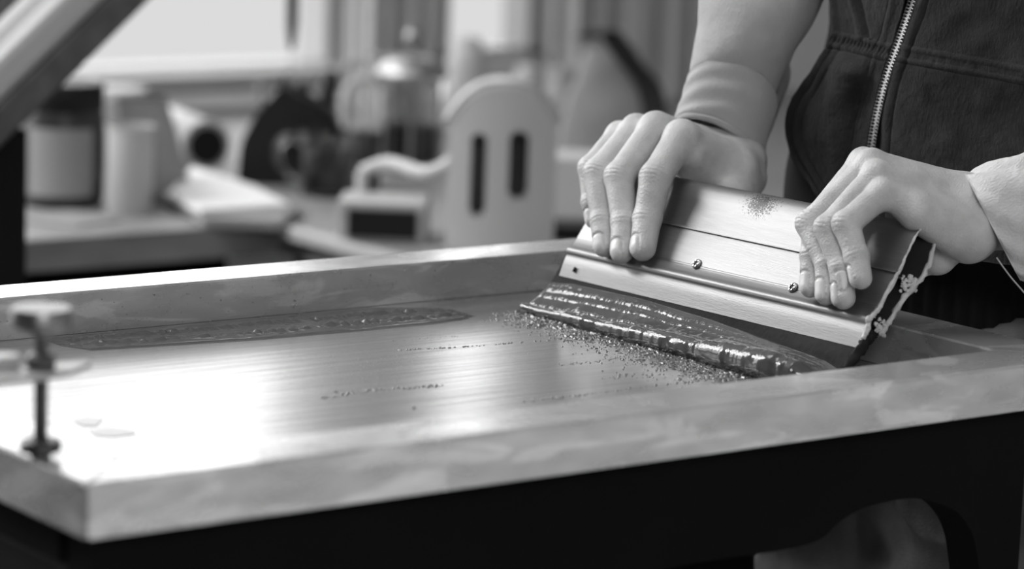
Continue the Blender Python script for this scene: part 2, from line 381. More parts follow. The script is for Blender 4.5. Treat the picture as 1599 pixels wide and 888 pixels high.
# wall behind the photographer, with a window added to brighten the front rail
bm = bmesh.new()
for xa, xb, za, zb in ((X0-.1, .5, FLOOR, CEIL), (3.3, X1+.1, FLOOR, CEIL), (.5, 3.3, FLOOR, -.87), (.5, 3.3, .06, CEIL)):
    box_bm(bm, ((xa+xb)/2, Y0-.06, (za+zb)/2), (xb-xa, .12, zb-za))
struct(bm_link('wall_front', bm, M['wall']))
def window(name, xa, xb, za, zb, y, mull, wd=.035):
    bm = bmesh.new()
    for c, s_ in ((((xa+xb)/2, y, za+wd/2), (xb-xa, .07, wd)), (((xa+xb)/2, y, zb-wd/2), (xb-xa, .07, wd)),
                  ((xa+wd/2, y, (za+zb)/2), (wd, .07, zb-za)), ((xb-wd/2, y, (za+zb)/2), (wd, .07, zb-za))):
        box_bm(bm, c, s_, bevel=.004)
    for x in mull: box_bm(bm, (x, y, (za+zb)/2), (wd, .06, zb-za-.05), bevel=.004)
    o = struct(bm_link(name, bm, M['wframe'])); return o
window('window_1', wl, wr, sill1-.03, WT, YB+.05, [])
window('window_2', w2l, w2r, sill2-.02, WT, YB+.05, [])
window('added_rear_window', .5, 3.3, -.87, .06, Y0-.05, [])  # unseen window, put in for its reflection in the front rail
struct(slab('trim_1', ((wl+wr)/2, YB-.014, sill1-.012), (wr-wl+.06, .028, .020), M['wframe'], bevel=.004))
# board fixed to the wall below the large window, above the bench
za = ony(300, 168, YB)[2]
struct(slab('trim_2', ((.9+wr)/2, YB-.012, (za+sill1-.03)/2), (wr-.9, .022, sill1-.03-za), M['panel'], bevel=.003))
struct(slab('trim_3', ((.9+wr)/2, YB-.02, za-.012), (wr-.9, .036, .018), M['grey_card'], bevel=.003))
# curtains: between the windows and right of the second window
def curtain(xa, xb, y, label, nf, amp=.02):
    nx = 160; xs = np.linspace(xa, xb, nx); zs = np.linspace(BENCH+.004, WT+.05, 14); G = np.zeros((nx, 14, 3))
    ph = np.cumsum(1+.5*np.sin(np.linspace(0, 9, nx)))/nx*nf*2*np.pi/1.0
    for j, z in enumerate(zs):
        G[:, j] = st_([xs, y+amp*np.sin(ph)*(1-.3*(z-zs[0])/(zs[-1]-zs[0]))+.005*np.sin(3*ph+z), np.full(nx, z)], 1)
    V, F = shell(G, .003); o = link('curtain', V, F, M['curtain'], smooth=True); return tag(o, label, 'curtain')
cA, cB = ony(560, 40, YB-.1)[0], ony(674, 40, YB-.1)[0]
curtain(cA, cB, YB-.10, 'narrow grey curtain hanging between the two bright windows', 4, .016)
cC, cD = ony(868, 40, YB-.1)[0], ony(1090, 40, YB-.1)[0]
curtain(cC, cD+.02, YB-.10, 'wide grey curtain hanging right of the small window behind the forearm', 5, .02)

# bench along the back wall with a stepped front edge
c0 = onz(437, 347, BENCH); e1 = onz(560, 398, BENCH)
bench = thing('workbench', 'long grey workbench under the windows crowded with jars and mugs', 'workbench', (1.6, 2.0, FLOOR))
bm = bmesh.new()
prism_bm(bm, [(-.3, c0[1]), (c0[0], c0[1]), (c0[0]-.01, 1.08), (2.6, 1.08), (2.6, YB-.04), (-.3, YB-.04)], BENCH-.034, BENCH, 'z')
bmesh.ops.bevel(bm, geom=bm.edges[:], offset=.002, segments=1, affect='EDGES')
bm_link('worktop', bm, M['bench'], bench)
bm = bmesh.new(); box_bm(bm, (c0[0]-.014, (c0[1]+1.08)/2, BENCH-.004), (.016, c0[1]-1.08, .014), bevel=.002); bm_link('edge_strip', bm, M['wframe'], bench)
for x, y in ((-.2, 2.3), (-.2, 1.65), (1.15, 1.15), (2.5, 1.15), (2.5, 2.3)):
    bm = bmesh.new(); box_bm(bm, (x, y, (FLOOR+BENCH-.034)/2), (.06, .06, BENCH-.034-FLOOR), bevel=.004); bm_link('leg', bm, M['black'], bench)
bm = bmesh.new(); box_bm(bm, (.45, 1.95, -.62), (1.3, .6, .03), bevel=.003); box_bm(bm, (1.85, 1.75, -.62), (1.3, 1.1, .03), bevel=.003); bm_link('lower_shelf', bm, M['black_matte'], bench)
# dark boards closing the bench under its top
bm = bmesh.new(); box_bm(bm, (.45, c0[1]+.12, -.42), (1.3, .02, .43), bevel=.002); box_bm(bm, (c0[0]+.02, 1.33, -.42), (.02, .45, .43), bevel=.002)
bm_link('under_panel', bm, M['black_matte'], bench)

# press stand at the left: black post and steel arm rising to the right
YS = 1.36; KS = float((ony(70, 90, YS)-CAM)@FWD/((ony(70, 90, .9)-CAM)@FWD))
pL = ony(22, 195, YS); st = thing('press_stand', 'black upright press post with a light steel arm rising to the right', 'press stand', (pL[0], YS, FLOOR))
bm = bmesh.new(); box_bm(bm, (pL[0]-.03, YS, (FLOOR+pL[2])/2), (.06, .06, pL[2]-FLOOR), bevel=.004); bm_link('post', bm, M['black'], st)
bm = bmesh.new(); box_bm(bm, (pL[0]-.03, YS, FLOOR+.012), (.3, .3, .024), bevel=.004); bm_link('base_plate', bm, M['black'], st)
A = ony(-90, 262, YS-.04); B = ony(236, -58, YS-.04); ax = nrm(B-A); mid = (A+B)/2
nn = nrm(np.cross(ax, (0, 1, 0))); nn = nn if nn[2] > 0 else -nn; bb = np.cross(ax, nn)
rot = Matrix((ax, nn, bb)).transposed(); LN = float(np.linalg.norm(B-A))
bm = bmesh.new(); box_bm(bm, mid, (LN, .026*KS, .05), rot=rot, bevel=.003); bm_link('arm', bm, M['dark_steel'], st)  # shaded side face of the square tube, shade put into the colour
bm = bmesh.new(); box_bm(bm, mid+nn*.0265*KS+bb*.0, (LN, .028*KS, .05), rot=rot, bevel=.008); bm_link('arm_lit_face', bm, M['white_plastic'], st)  # same tube's lit top face, put in as a separate paler bar
bm = bmesh.new(); box_bm(bm, mid+nn*.060*KS+np.array([0, .05, 0]), (LN, .030*KS, .05), rot=rot, bevel=.003); bm_link('arm_spring', bm, M['dark_steel'], st)

# ------------------------------------------------------------------ black press table under the screen
pt = thing('press_table', 'black press table with an arched apron beneath the aluminium screen frame', 'table', (.34, .25, FLOOR))
bm = bmesh.new(); box_bm(bm, (.34, .260, -.0400), (.66, .434, .022), bevel=.002); bm_link('table_top', bm, M['black_matte'], pt)
ap = [(1040, 888), (1115, 874), (1200, 862), (1275, 845), (1310, 815), (1340, 797), (1380, 784), (1430, 778), (1480, 790), (1508, 815), (1523, 850), (1530, 900)]
cv = [ony(u, v, .014) for u, v in ap]; pts = [(c[0], c[2]) for c in cv]
sp = spline([(p[0], p[1], 0) for p in pts], 44)[:, :2]; xr = .648
poly = [(.012, -.0290), (.012, -.100), (.05, -.0965)]+[tuple(p) for p in sp]+[(sp[-1][0]+.003, FLOOR), (xr, FLOOR), (xr, -.0290)]
bm = bmesh.new(); prism_bm(bm, poly, .014, .040, 'y'); bm_link('apron', bm, M['black_matte'], pt)
for x, y in ((.035, .03), (.035, .45), (.635, .45)):
    bm = bmesh.new(); box_bm(bm, (x, y, (FLOOR-.05)/2-.01), (.03, .03, -FLOOR-.07), bevel=.003); bm_link('leg', bm, M['black'], pt)
bm = bmesh.new(); box_bm(bm, (.03, .25, -.075), (.03, .42, .047), bevel=.004); bm_link('side_rail', bm, M['black'], pt)
# pale lever end low at the left
pA, pB = ony(-90, 792, .24), ony(62, 812, .24)
V, F = tube([pA, (pA+pB)/2, pB, pB+np.array([.012, .01, -.002])], [.007, .007, .0065, .003], 20)
o = link('lever_bar', V, F, M['bright_steel'], pt, smooth=True)

# ------------------------------------------------------------------ the screen: four mitred rails and the mesh
scr = thing('printing_screen', 'large aluminium screen printing frame with ink-wetted mesh on the black table', 'printing screen', (W/2, D/2, -RH))
def rail(pts):
    bm = bmesh.new(); prism_bm(bm, pts, -RH, 0, 'z'); bmesh.ops.bevel(bm, geom=bm.edges[:], offset=.0011, segments=2, affect='EDGES')
    return bm_link('rail', bm, M['alu'], scr, smooth_angle=40)
g = .0001
rail([(0+g, 0), (W-g, 0), (W-RW-g, RW), (RW+g, RW)]); rail([(W, g), (W, D-g), (W-RW, D-RW-g), (W-RW, RW+g)])
rail([(W-g, D), (g, D), (RW+g, D-RW), (W-RW-g, D-RW)]); rail([(0, D-g), (0, g), (RW, RW+g), (RW, D-RW-g)])
bm = bmesh.new(); box_bm(bm, (W/2, D/2, -RH+.0004), (W-2*RW+.004, D-2*RW+.004, .0008)); bm_link('screen_mesh', bm, M['mesh'], scr)
MZ = -RH+.0008

# ------------------------------------------------------------------ squeegee
dv = np.array([.0365, -.99933, 0]); ev = np.array([.99933, .0365, 0]); zv = np.array([0, 0, 1.])
HL = np.array([.5776, .3900, -.0044]); SL = .2895
def SP(t, a, b): return HL+dv*t+ev*a+zv*b
sq = thing('squeegee', 'long aluminium squeegee leaning across the mesh, gripped by both hands', 'squeegee', SP(SL/2, -.026, -.0236))
outer = spline([(x, y, 0) for x, y in [(0, 0), (3.4, 9), (5.8, 14.0), (5.6, 16.2), (6.6, 18.6), (10.2, 20.6), (13.6, 23.2), (15.0, 25.6), (27.6, 42.8), (28.6, 44.3), (29.7, 45.2),
     (31.6, 48.5), (37.0, 58), (41.5, 65.2), (46.5, 70.6), (52, 72.4), (57.6, 70.2), (60.4, 64), (59.4, 57), (54, 43.5), (38.4, 30), (25.2, 15.8), (15.4, 4.0)]], 150)[:, :2]/1000
def offs(P, t):
    T = np.gradient(P, axis=0); T /= np.linalg.norm(T, axis=1)[:, None]; return P+st_([T[:, 1], -T[:, 0]], 1)*t
inner = offs(outer, .0015); loop = np.vstack([outer, inner[::-1]]); nl = len(loop)
def profile_bar(loop, t0, t1, n):
    V = [SP(t, a, b) for t in np.linspace(t0, t1, n) for a, b in loop]; m = len(loop)
    F = [(i*m+k, i*m+(k+1) % m, (i+1)*m+(k+1) % m, (i+1)*m+k) for i in range(n-1) for k in range(m)]
    h = m//2
    for i, fl in ((0, 0), (n-1, 1)):
        for k in range(h-1):
            q = (i*m+k, i*m+k+1, i*m+m-2-k, i*m+m-1-k); F.append(q if fl else q[::-1])
    return V, F
V, F = profile_bar(loop, 0, SL, 8)
me_h = link('holder', V, F, M['holder'], sq, smooth=True); me_h.data.set_sharp_from_angle(angle=math.radians(50))
# inner web
V, F = profile_bar(np.array([(30.5, 42), (31.5, 41), (50, 36.2), (49, 37.8)])/1000, .0003, SL-.0003, 2); link('web', V, F, M['holder'], sq)
sc_c = SP(.19, .0372, .058)
# blade: rubber strip clamped in the holder and bent where it drags on the mesh
bc = spline([(-25.9, -22.6, 0), (-17.5, -17.6, 0), (-8.6, -10.5, 0), (-1.0, -1.0, 0), (5.0, 8, 0), (8.5, 14.5, 0)], 40)[:, :2]/1000
bl = offs(bc, .0006); bl2 = offs(bc, .0075); bl2[0] = bl2[0]; bl2[:, 1] = np.maximum(bl2[:, 1], -.0236+.0002)
V, F = profile_bar(np.vstack([bl, bl2[::-1]]), -.0045, SL-.004, 6); link('blade', V, F, M['rubber'], sq, smooth=True).data.set_sharp_from_angle(angle=math.radians(35))
# screws on the front face
fn = nrm(-ev*.806+zv*.59); ft = nrm(ev*.59+zv*.806)
for u, v in ((1089, 413), (1239, 450)):
    p0 = SP(0, .0212, .0336); P = onplane(u, v, fn, fn@p0)
    R3 = Matrix((dv, ft, fn)).transposed()
    bm = bmesh.new(); lathe_bm(bm, [(.0037, -.0015), (.0037, .0004), (.0035, .0012), (.0028, .0018), (.0019, .0020), (.0015, .0008), (0, .0006)], P, 28, R3)
    for k in range(6):
        a = k*math.pi/3; q = P+(dv*math.cos(a)+ft*math.sin(a))*.0022+fn*.0016; box_bm(bm, q, (.0011, .0009, .0012), rot=(R3 @ Matrix.Rotation(a, 3, 'Z')))
    bm_link('screw', bm, M['steel'], sq, smooth_angle=35)
P = onplane(897.5, 421, nrm(-ev*.88+zv*.48), nrm(-ev*.88+zv*.48)@SP(0, .0034, .009))
R3 = Matrix((dv, nrm(ev*.48+zv*.88), nrm(-ev*.88+zv*.48))).transposed()
P = P+nrm(-ev*.88+zv*.48)*.0004; bm = bmesh.new(); box_bm(bm, P, (.0009, .0034, .0018), rot=R3 @ Matrix.Rotation(-.15, 3, 'Z')); bm_link('stamped_mark', bm, M['engrave'], sq)
add_scuff(M['holder'], tuple(SP(0, 0, 0)*0+onplane(1188, 318, nrm(-ev*.86+zv*.5), nrm(-ev*.86+zv*.5)@SP(0, .0400, .062))), .017, (1, .62, 1))
# dried ink along the open right end
parts = []
rim = np.vstack([outer[12:112:2]])
def crust(path, r, amp, seed, n=10):
    path = np.array(path); V, F = tube(path, r, n); V = np.array(V); C_ = np.repeat(path, n, 0)
    k = 1+amp*fbm(V*420+seed, 3)[:, None]+.25*fbm(V*1500+seed, 2)[:, None]; return list(C_+(V-C_)*k), F
front = [SP(SL+.0006, a+.0004, b) for a, b in outer[4:98]]
back = [SP(SL+.0006, a-.0006, b) for a, b in outer[108:148]]
rad_f = np.interp(np.arange(len(front)), [0, 18, 30, 60, 80, 93], [.0016, .0019, .0014, .0011, .0007, .0005])
parts.append(crust(front, rad_f, .7, 1)); parts.append(crust(back, np.interp(np.arange(len(back)), [0, 12, 24, 39], [.0005, .0013, .0018, .0016]), .8, 5))
for k in range(60):                                   # lumps bridging the two sheets
    t = rng.rand(); c = SP(SL+.0008, .0325+.013*t+rng.uniform(-.002, .002), .0385-.002*t+rng.uniform(-.0055, .0045)); r = rng.uniform(.0004, .0015)
    V, F = tube([c-zv*r, c-zv*r*.5, c+zv*r*.5, c+zv*r], [r*.4, r, r, r*.4], 8); parts.append((V, F))
for k in range(40):
    t = rng.rand(); c = SP(SL+.0008, .0125+.008*t+rng.uniform(-.002, .002), .0140-.003*t+rng.uniform(-.005, .005)); r = rng.uniform(.0004, .0013)
    V, F = tube([c-zv*r, c-zv*r*.5, c+zv*r*.5, c+zv*r], [r*.4, r, r, r*.4], 8); parts.append((V, F))
V, F = merge(parts); V = np.array(V); V = V+.00055*st_([vnoise(V*900), vnoise(V*900+9), vnoise(V*900+21)], -1); link('dried_ink', V, F, M['white_crust'], sq, smooth=True)
# smear of ink down the right end of the blade
V, F = crust([SP(SL-.0015, a, b) for a, b in spline([(-.0215, -.0215, 0), (-.012, -.014, 0), (-.002, -.006, 0), (.006, .004, 0), (.010, .010, 0)], 30)[:, :2]], np.linspace(.0028, .0042, 30), .8, 9, 14)
link('ink_smear', V, F, M['rubber'], sq, smooth=True)

# ------------------------------------------------------------------ ink: pile rolling in front of the blade
CT = SP(0, -.0259, -.0236)                              # blade contact line start
def IP(t, a, b): return np.array([*(CT+dv*t+ev*a)[:2], MZ+b])
nt_, ns_ = 520, 120; G = np.zeros((nt_, ns_, 3))
ts = np.linspace(-.0015, SL-.0005, nt_)
for i, t in enumerate(ts):
    R = float(np.interp(t, [-.0035, 0, .03, .10, .17, .22, .26, SL-.014, SL-.006, SL], [.0022, .0030, .0038, .0050, .0067, .0084, .0090, .0082, .0050, .0012]))
    R *= 1+.10*float(vnoise(np.array([t*60, 3.1, 0])))+.02*float(vnoise(np.array([t*250, 7.7, 0])))
    cp_ = [(-1.9*R, -.0006)]
    for an in (222, 192, 160, 130, 100, 75, 50): cp_.append((-1.45*R+R*1.02*math.cos(math.radians(an)), .98*R+R*math.sin(math.radians(an))))
    top = float(np.interp(t, [0, .02, .09, .16, .22, .27, SL], [.0180, .0198, .0208, .0188, .0150, .0120, .0090]))
    va = (-.30*R, 1.50*R); te = (np.interp(top, [0, .0005, .006, .0131, .0226, .024], [0, .001, .0084, .0173, .0249, .026])-.0012, top)
    cp_.append(va); cp_ += [(va[0]+(te[0]-va[0])*k, va[1]+(te[1]-va[1])*k-.0012*math.sin(k*math.pi)) for k in (.25, .5, .75)]
    cp_ += [te, (te[0]+.0016, te[1]+.0003)]
    S_ = spline([(a, b, 0) for a, b in cp_], ns_); G[i] = [IP(t, a, b) for a, b, _ in S_]
du = np.gradient(G, axis=0); dvv = np.gradient(G, axis=1); N = np.cross(du, dvv); N /= np.linalg.norm(N, axis=2)[..., None]+1e-12
if N[..., 2].mean() < 0: N = -N
S2 = np.linspace(0, 1, ns_)[None, :]; T2 = ts[:, None]
q = st_([T2*200+0*S2, S2*9+0*T2, 0*T2*S2], -1)
wob = .012*vnoise(st_([T2*60+0*S2, 0*T2+0*S2+2, 0*T2*S2], -1))
disp = .0
for c_, w_, h_ in ((.50, .010, .0008), (.58, .012, .0011), (.66, .010, .0012), (.78, .010, .0013), (.86, .012, .0011)):   # strings of ink running along the blade
    rag = .55+.45*vnoise(st_([T2*260+0*S2, S2*0+c_*40, 0*T2*S2], -1))+.55*vnoise(st_([T2*800+0*S2, S2*30+c_*40+0*T2, 0*T2*S2], -1)); fade = np.clip(2.0-T2/.13, .25, 1) if c_ > .6 else 1
    disp = disp+h_*rag*fade*np.exp(-((S2-c_-wob)/w_)**2)
rough = np.clip((S2-.45)*6, 0, 1)*np.clip((.95-S2)*12, 0, 1)
disp = disp+.00022*fbm(q*np.array([.6, .6, 1]), 3)+.00030*rough*np.maximum(fbm(st_([T2*500+0*S2, S2*60+0*T2, 0*T2*S2], -1), 3), .2)
bead = np.exp(-((S2-.25)/.13)**2)*np.clip(T2/.12-.2, .25, 1.6); disp = disp+bead*.0009*np.maximum(0, vnoise(st_([T2*190+0*S2, S2*7+0*T2, 0*T2*S2], -1)))
edge = np.clip(np.minimum(S2, 1-S2)*14, 0, 1)*np.clip((T2+.0015)*400, 0, 1); G = G+N*(disp*edge)[..., None]
V, F = shell(G, -.0004 if N[nt_//2, ns_//2]@np.cross(du, dvv)[nt_//2, ns_//2] > 0 else .0004)
ink = link('ink_roll', V, F, M['ink'], None, smooth=True); tag(ink, 'thick glossy grey ink rolling up in front of the squeegee blade', 'ink', kind='stuff')
# residue of ink on the mesh in front of the roll
nu, nv_ = 420, 150; U_ = np.linspace(-.008, SL-.03, nu)[:, None]; Vv = np.linspace(0, 1, nv_)[None, :]
Aa = -.004-(.040+.02*np.clip(U_/.2, 0, 1))*Vv; base = st_([U_*380+0*Vv, Aa*480+0*U_, 0*U_*Vv], -1)
f = fbm(base, 4)+.35*np.abs(vnoise(base*2.3)); hgt = np.maximum(0, f-(-.05+.50*Vv+.25*vnoise(base*.12)))*.0035*(1-Vv*.3)
hgt = np.minimum(hgt, .0016)*np.clip(Vv*40, 0, 1)*np.clip((1-Vv)*8, 0, 1)*np.clip((U_+.008)*200, 0, 1)*np.clip((SL-.03-U_)*60, 0, 1)-.0003
G = st_([CT[0]+dv[0]*U_+ev[0]*Aa, CT[1]+dv[1]*U_+ev[1]*Aa, MZ+hgt+0*U_], -1)
V, F = shell(G, .0005); V = np.array(V); V[:, 2] = np.maximum(V[:, 2], MZ-.0006)
tag(link('ink_residue', V, F, M['ink'], None, smooth=True), 'rough spatter of wet ink on the mesh just ahead of the ink roll', 'ink', kind='stuff')
# long wet strip of ink along the back rail
lo_ = [onz(u, v, MZ) for u, v in ((96, 540), (144, 547), (400, 531), (560, 517), (676, 506), (725, 499), (738, 494))]
lx = [p[0] for p in lo_]; ly = [p[1] for p in lo_]; nu, nv_ = 520, 60
X = np.linspace(lx[0], lx[-1]+.002, nu)[:, None]; Yl = np.interp(X, lx, ly); Vv = np.linspace(0, 1, nv_)[None, :]
Yh = D-RW-.003-.6*np.clip((X-lx[-1]+.045), 0, 1); Y = Yl+(np.maximum(Yh, Yl+.001)-Yl)*Vv
hp = .0009+.0022*np.exp(-((Vv-.30+.05*vnoise(st_([X*30+0*Vv]*3, -1)))/.06)**2)*(.5+.6*vnoise(st_([X*300+0*Vv, 0*X*Vv, 0*X*Vv+4], -1)))
hp = hp+.0020*np.exp(-((Vv-.66+.05*vnoise(st_([X*22+0*Vv+9]*3, -1)))/.07)**2)*(.5+.6*vnoise(st_([X*360+0*Vv, 0*X*Vv, 0*X*Vv+8], -1)))
hp = hp+.0002*fbm(st_([X*120+0*Vv, Y*500, 0*X*Vv], -1), 3)
hp = hp*np.clip(np.minimum(Vv, 1-Vv)*14, 0, 1)*np.clip((lx[-1]+.002-X)*120, 0, 1)*np.clip((X-lx[0])*60, 0, 1)-.0002
V, F = shell(st_([X+0*Vv, Y, MZ+hp], -1), .0003); V = np.array(V); V[:, 2] = np.maximum(V[:, 2], MZ-.0006)
tag(link('ink_strip', V, F, M['ink_strip'], None, smooth=True), 'long wet strip of ink lying on the mesh along the back rail', 'ink', kind='stuff')
# droplets
sph = []
for i in range(5):
    for j in range(8): th = math.pi/2*(i/4); ph = 2*math.pi*j/8; sph.append((math.cos(th)*math.cos(ph), math.cos(th)*math.sin(ph), math.sin(th)))
sph = np.array(sph); sf = grid_faces(5, 8, wrap=True)
spots = []
for _ in range(900):
    t = rng.uniform(-.005, SL-.03); a = -.012-abs(rng.normal(0, .020))*(.5+1.4*t/SL); spots.append((*(CT+dv*t+ev*a)[:2], rng.uniform(.0003, .0009)))
def dline(pts, n, w, r0=.0004, r1=.0010):
    P = [onz(u, v, MZ) for u, v in pts]
    for _ in range(n):
        s_ = rng.rand()*(len(P)-1); i = int(s_); p = P[i]+(P[min(i+1, len(P)-1)]-P[i])*(s_-i); spots.append((p[0]+rng.normal(0, w*2), p[1]+rng.normal(0, w), rng.uniform(r0, r1)))
dline([(612, 547), (700, 543), (860, 531)], 60, .0006); dline([(508, 621), (560, 612), (690, 602)], 46, .0011, .0006, .0014); dline([(520, 612), (600, 607), (690, 601)], 26, .0005, .0006, .0013)
dline([(815, 626), (900, 618), (1020, 602), (1130, 590)], 70, .0009, .0005, .0012); dline([(740, 500), (860, 502)], 40, .002, .0004, .0008)
dline([(610, 532), (720, 524)], 22, .0004, .0003, .0006); dline([(645, 637), (648, 637)], 2, .0003, .0012, .0015); dline([(880, 570), (1060, 548)], 60, .002, .0004, .0009)
dline([(960, 590), (1130, 560)], 60, .003, .0005, .0010); dline([(1080, 590), (1300, 577)], 160, .004, .0006, .0018)
for _ in range(420): p = onz(rng.normal(590, 70), rng.normal(578, 28), MZ); spots.append((p[0], p[1], rng.uniform(.00015, .0004)))
parts = [((sph*r*np.array([1, 1, .8])+np.array([x, y, MZ-.0001])), sf) for x, y, r in spots if RW+.003 < x < W-RW-.003 and RW+.003 < y < D-RW-.003]
V, F = merge(parts); tag(link('ink_droplets', V, F, M['ink_drop'], None, smooth=True), 'tiny ink droplets strewn in lines over the wet mesh', 'ink', kind='stuff')

# ------------------------------------------------------------------ clamp screw and plate at the near left corner
cl = thing('screen_clamp', 'steel clamp with round knob and pale plate on the near left corner', 'clamp', (.006, .058, 0))
bx, by = .0065, .058
bm = bmesh.new(); lathe_bm(bm, [(.0030, 0), (.0034, .0010), (.0034, .0665)], (bx, by, 0), 20); bm_link('bolt_shaft', bm, M['dark_steel'], cl, smooth_angle=40)
bm = bmesh.new(); lathe_bm(bm, [(.0095, .0030), (.0102, .0036), (.0102, .0078), (.0092, .0088), (.004, .0092)], (bx, by, 0), 28); lathe_bm(bm, [(.0050, 0), (.0050, .003)], (bx, by, 0), 20); bm_link('lock_nut', bm, M['dark_steel'], cl, smooth_angle=40)
bm = bmesh.new(); lathe_bm(bm, [(.0140, .0640), (.0149, .0648), (.0149, .0730), (.0143, .0740), (.0085, .0742), (0, .0742)], (bx, by, 0), 40); lathe_bm(bm, [(.0050, .060), (.0050, .0645)], (bx, by, 0), 20); bm_link('knob', bm, M['steel'], cl, smooth_angle=40)
bm = bmesh.new(); lathe_bm(bm, [(.0074, .0445), (.0078, .0452), (.0078, .0500), (.0050, .0515)], (bx, by, 0), 6); bm_link('hex_nut', bm, M['dark_steel'], cl, smooth_angle=30)
tipP = onz(142, 567, .043)
pl = [(-.16, by+.034), (-.06, by+.030), (bx-.004, by+.022), (bx-.006, by+.003), (bx, by+.007), (bx+.006, by+.010), (tipP[0], tipP[1]), (bx+.010, by-.010), (bx-.01, by-.014), (-.06, by-.012), (-.16, by-.012)]
bm = bmesh.new(); prism_bm(bm, [(p[0], p[1]) for p in pl], .0410, .0440, 'z'); bm_link('clamp_plate', bm, M['white_plastic'], cl)
bm = bmesh.new(); prism_bm(bm, [(-.16, by+.006), (bx-.010, by+.004), (bx-.004, by+.012), (bx-.012, by+.020), (-.16, by+.040)], .0440, .0500, 'z'); bmesh.ops.bevel(bm, geom=bm.edges[:], offset=.0015, segments=2, affect='EDGES'); bm_link('upper_plate', bm, M['white_plastic'], cl)
# loose scraps of pale tape on the corner
for k, (lab, pts) in enumerate((('small pale scrap of tape on the mesh, nearer the clamp', [(116, 657), (135, 652), (160, 655), (150, 665), (128, 664)]),
                  ('longer pale strip of tape on the mesh, nearer the front rail', [(140, 672), (170, 668), (208, 672), (212, 678), (176, 682), (150, 680)]))):
    P = [onz(u, v, MZ) for u, v in pts]; bm = bmesh.new(); prism_bm(bm, [(p[0], p[1]) for p in P], MZ-.0001, MZ+.0004, 'z'); tag(bm_link('tape_scrap', bm, M['paper']), lab, 'tape')

# ------------------------------------------------------------------ things on the bench
def bp(u, v): return onz(u, v, BENCH)
def lathe(name, prof, p, m, parent=None, n=36, rot=None, ang=40):
    bm = bmesh.new(); lathe_bm(bm, prof, p, n, rot); return bm_link(name, bm, m, parent, smooth_angle=ang)
# big jar
p = bp(97, 318); t = thing('storage_jar', 'large clear jar with a black lid and pale label on the bench at left', 'jar', p)
M['jar'] = mat('smoky_jar', .03, .3, noise=.3, nscale=25)
lathe('jar_body', [(.040, 0), (.046, .004), (.047, .012), (.047, .100), (.044, .108), (.039, .110)], p, M['jar'], t)
lathe('jar_lid', [(.0445, .107), (.0460, .109), (.0460, .136), (.0440, .1385), (0, .1385)], p, M['black_plastic'], t)
V = []; F = []
for i in range(25):
    a = math.radians(190+i*4.0); V += [(p[0]+.0476*math.cos(a), p[1]+.0476*math.sin(a), p[2]+.014), (p[0]+.0476*math.cos(a), p[1]+.0476*math.sin(a), p[2]+.090)]
for i in range(24): F.append((2*i, 2*i+2, 2*i+3, 2*i+1))
link('jar_label', V, F, M['grey_card'], t, smooth=True)
# beaker
p = bp(202, 333); t = thing('beaker', 'pale ribbed beaker standing right of the large jar', 'cup', p)
o = lathe('beaker_wall', [(.024, 0), (.0255, .002), (.0262, .094), (.0275, .0955), (.0275, .0985), (.0252, .0985), (.0240, .004), (0, .004)], p, M['pale'], t)
# leaning pale board behind the beaker and a bright tub
p = bp(262, 312); t = thing('paper_bag', 'pale grey paper bag slumped behind the beaker', 'bag', p)
nu, nv_ = 40, 24; G = np.zeros((nu, nv_, 3))
for i in range(nu):
    a = 2*math.pi*i/(nu-1)
    for j in range(nv_):
        z = j/(nv_-1); sq_ = (abs(math.cos(a))**4+abs(math.sin(a))**4)**-.25; w = .042*(1-.25*z); d_ = .026*(1-.75*z)
        G[i, j] = (p[0]+w*sq_*math.cos(a)-.02*z, p[1]+.03+d_*sq_*math.sin(a), BENCH+.115*z)
G = G+.004*st_([vnoise(G*30), vnoise(G*30+5), 0*G[..., 0]], -1)*np.linspace(0, 1, nv_)[None, :, None]
V, F = shell(G, .001); link('bag_body', V, F, M['grey_card'], t, smooth=True)
p = bp(180, 262); t = thing('tub', 'small pale tub at the back between jar and paper bag', 'tub', p)
lathe('tub_body', [(.030, 0), (.033, .003), (.036, .085), (.030, .095)], p, M['grey_card'], t); lathe('tub_lid', [(.0365, .086), (.0365, .098), (0, .099)], p, M['pale'], t)
# roll with a black core end
p = bp(322, 268); t = thing('fabric_roll', 'pale roll lying on the bench with its dark end facing the room', 'roll', p)
axr = nrm(ray(322, 245)*np.array([1, 1, 0])+np.array([-.35, .0, 0])); up = np.array([0, 0, 1.]); sd = np.cross(axr, up); Rr = Matrix((sd, up, axr)).transposed()
c = p+np.array([0, 0, .032])
lathe('roll_body', [(.024, 0), (.031, .0005), (.032, .003), (.032, .155), (.030, .158), (0, .158)], c, M['pale'], t, rot=Rr)
lathe('roll_core', [(.0235, .012), (.0265, -.0012), (.0270, -.0012), (.0278, .002)], c, M['black_plastic'], t, rot=Rr); lathe('roll_plug', [(.0236, -.0015), (.0236, .010), (0, .010)], c, M['black_plastic'], t, rot=Rr)
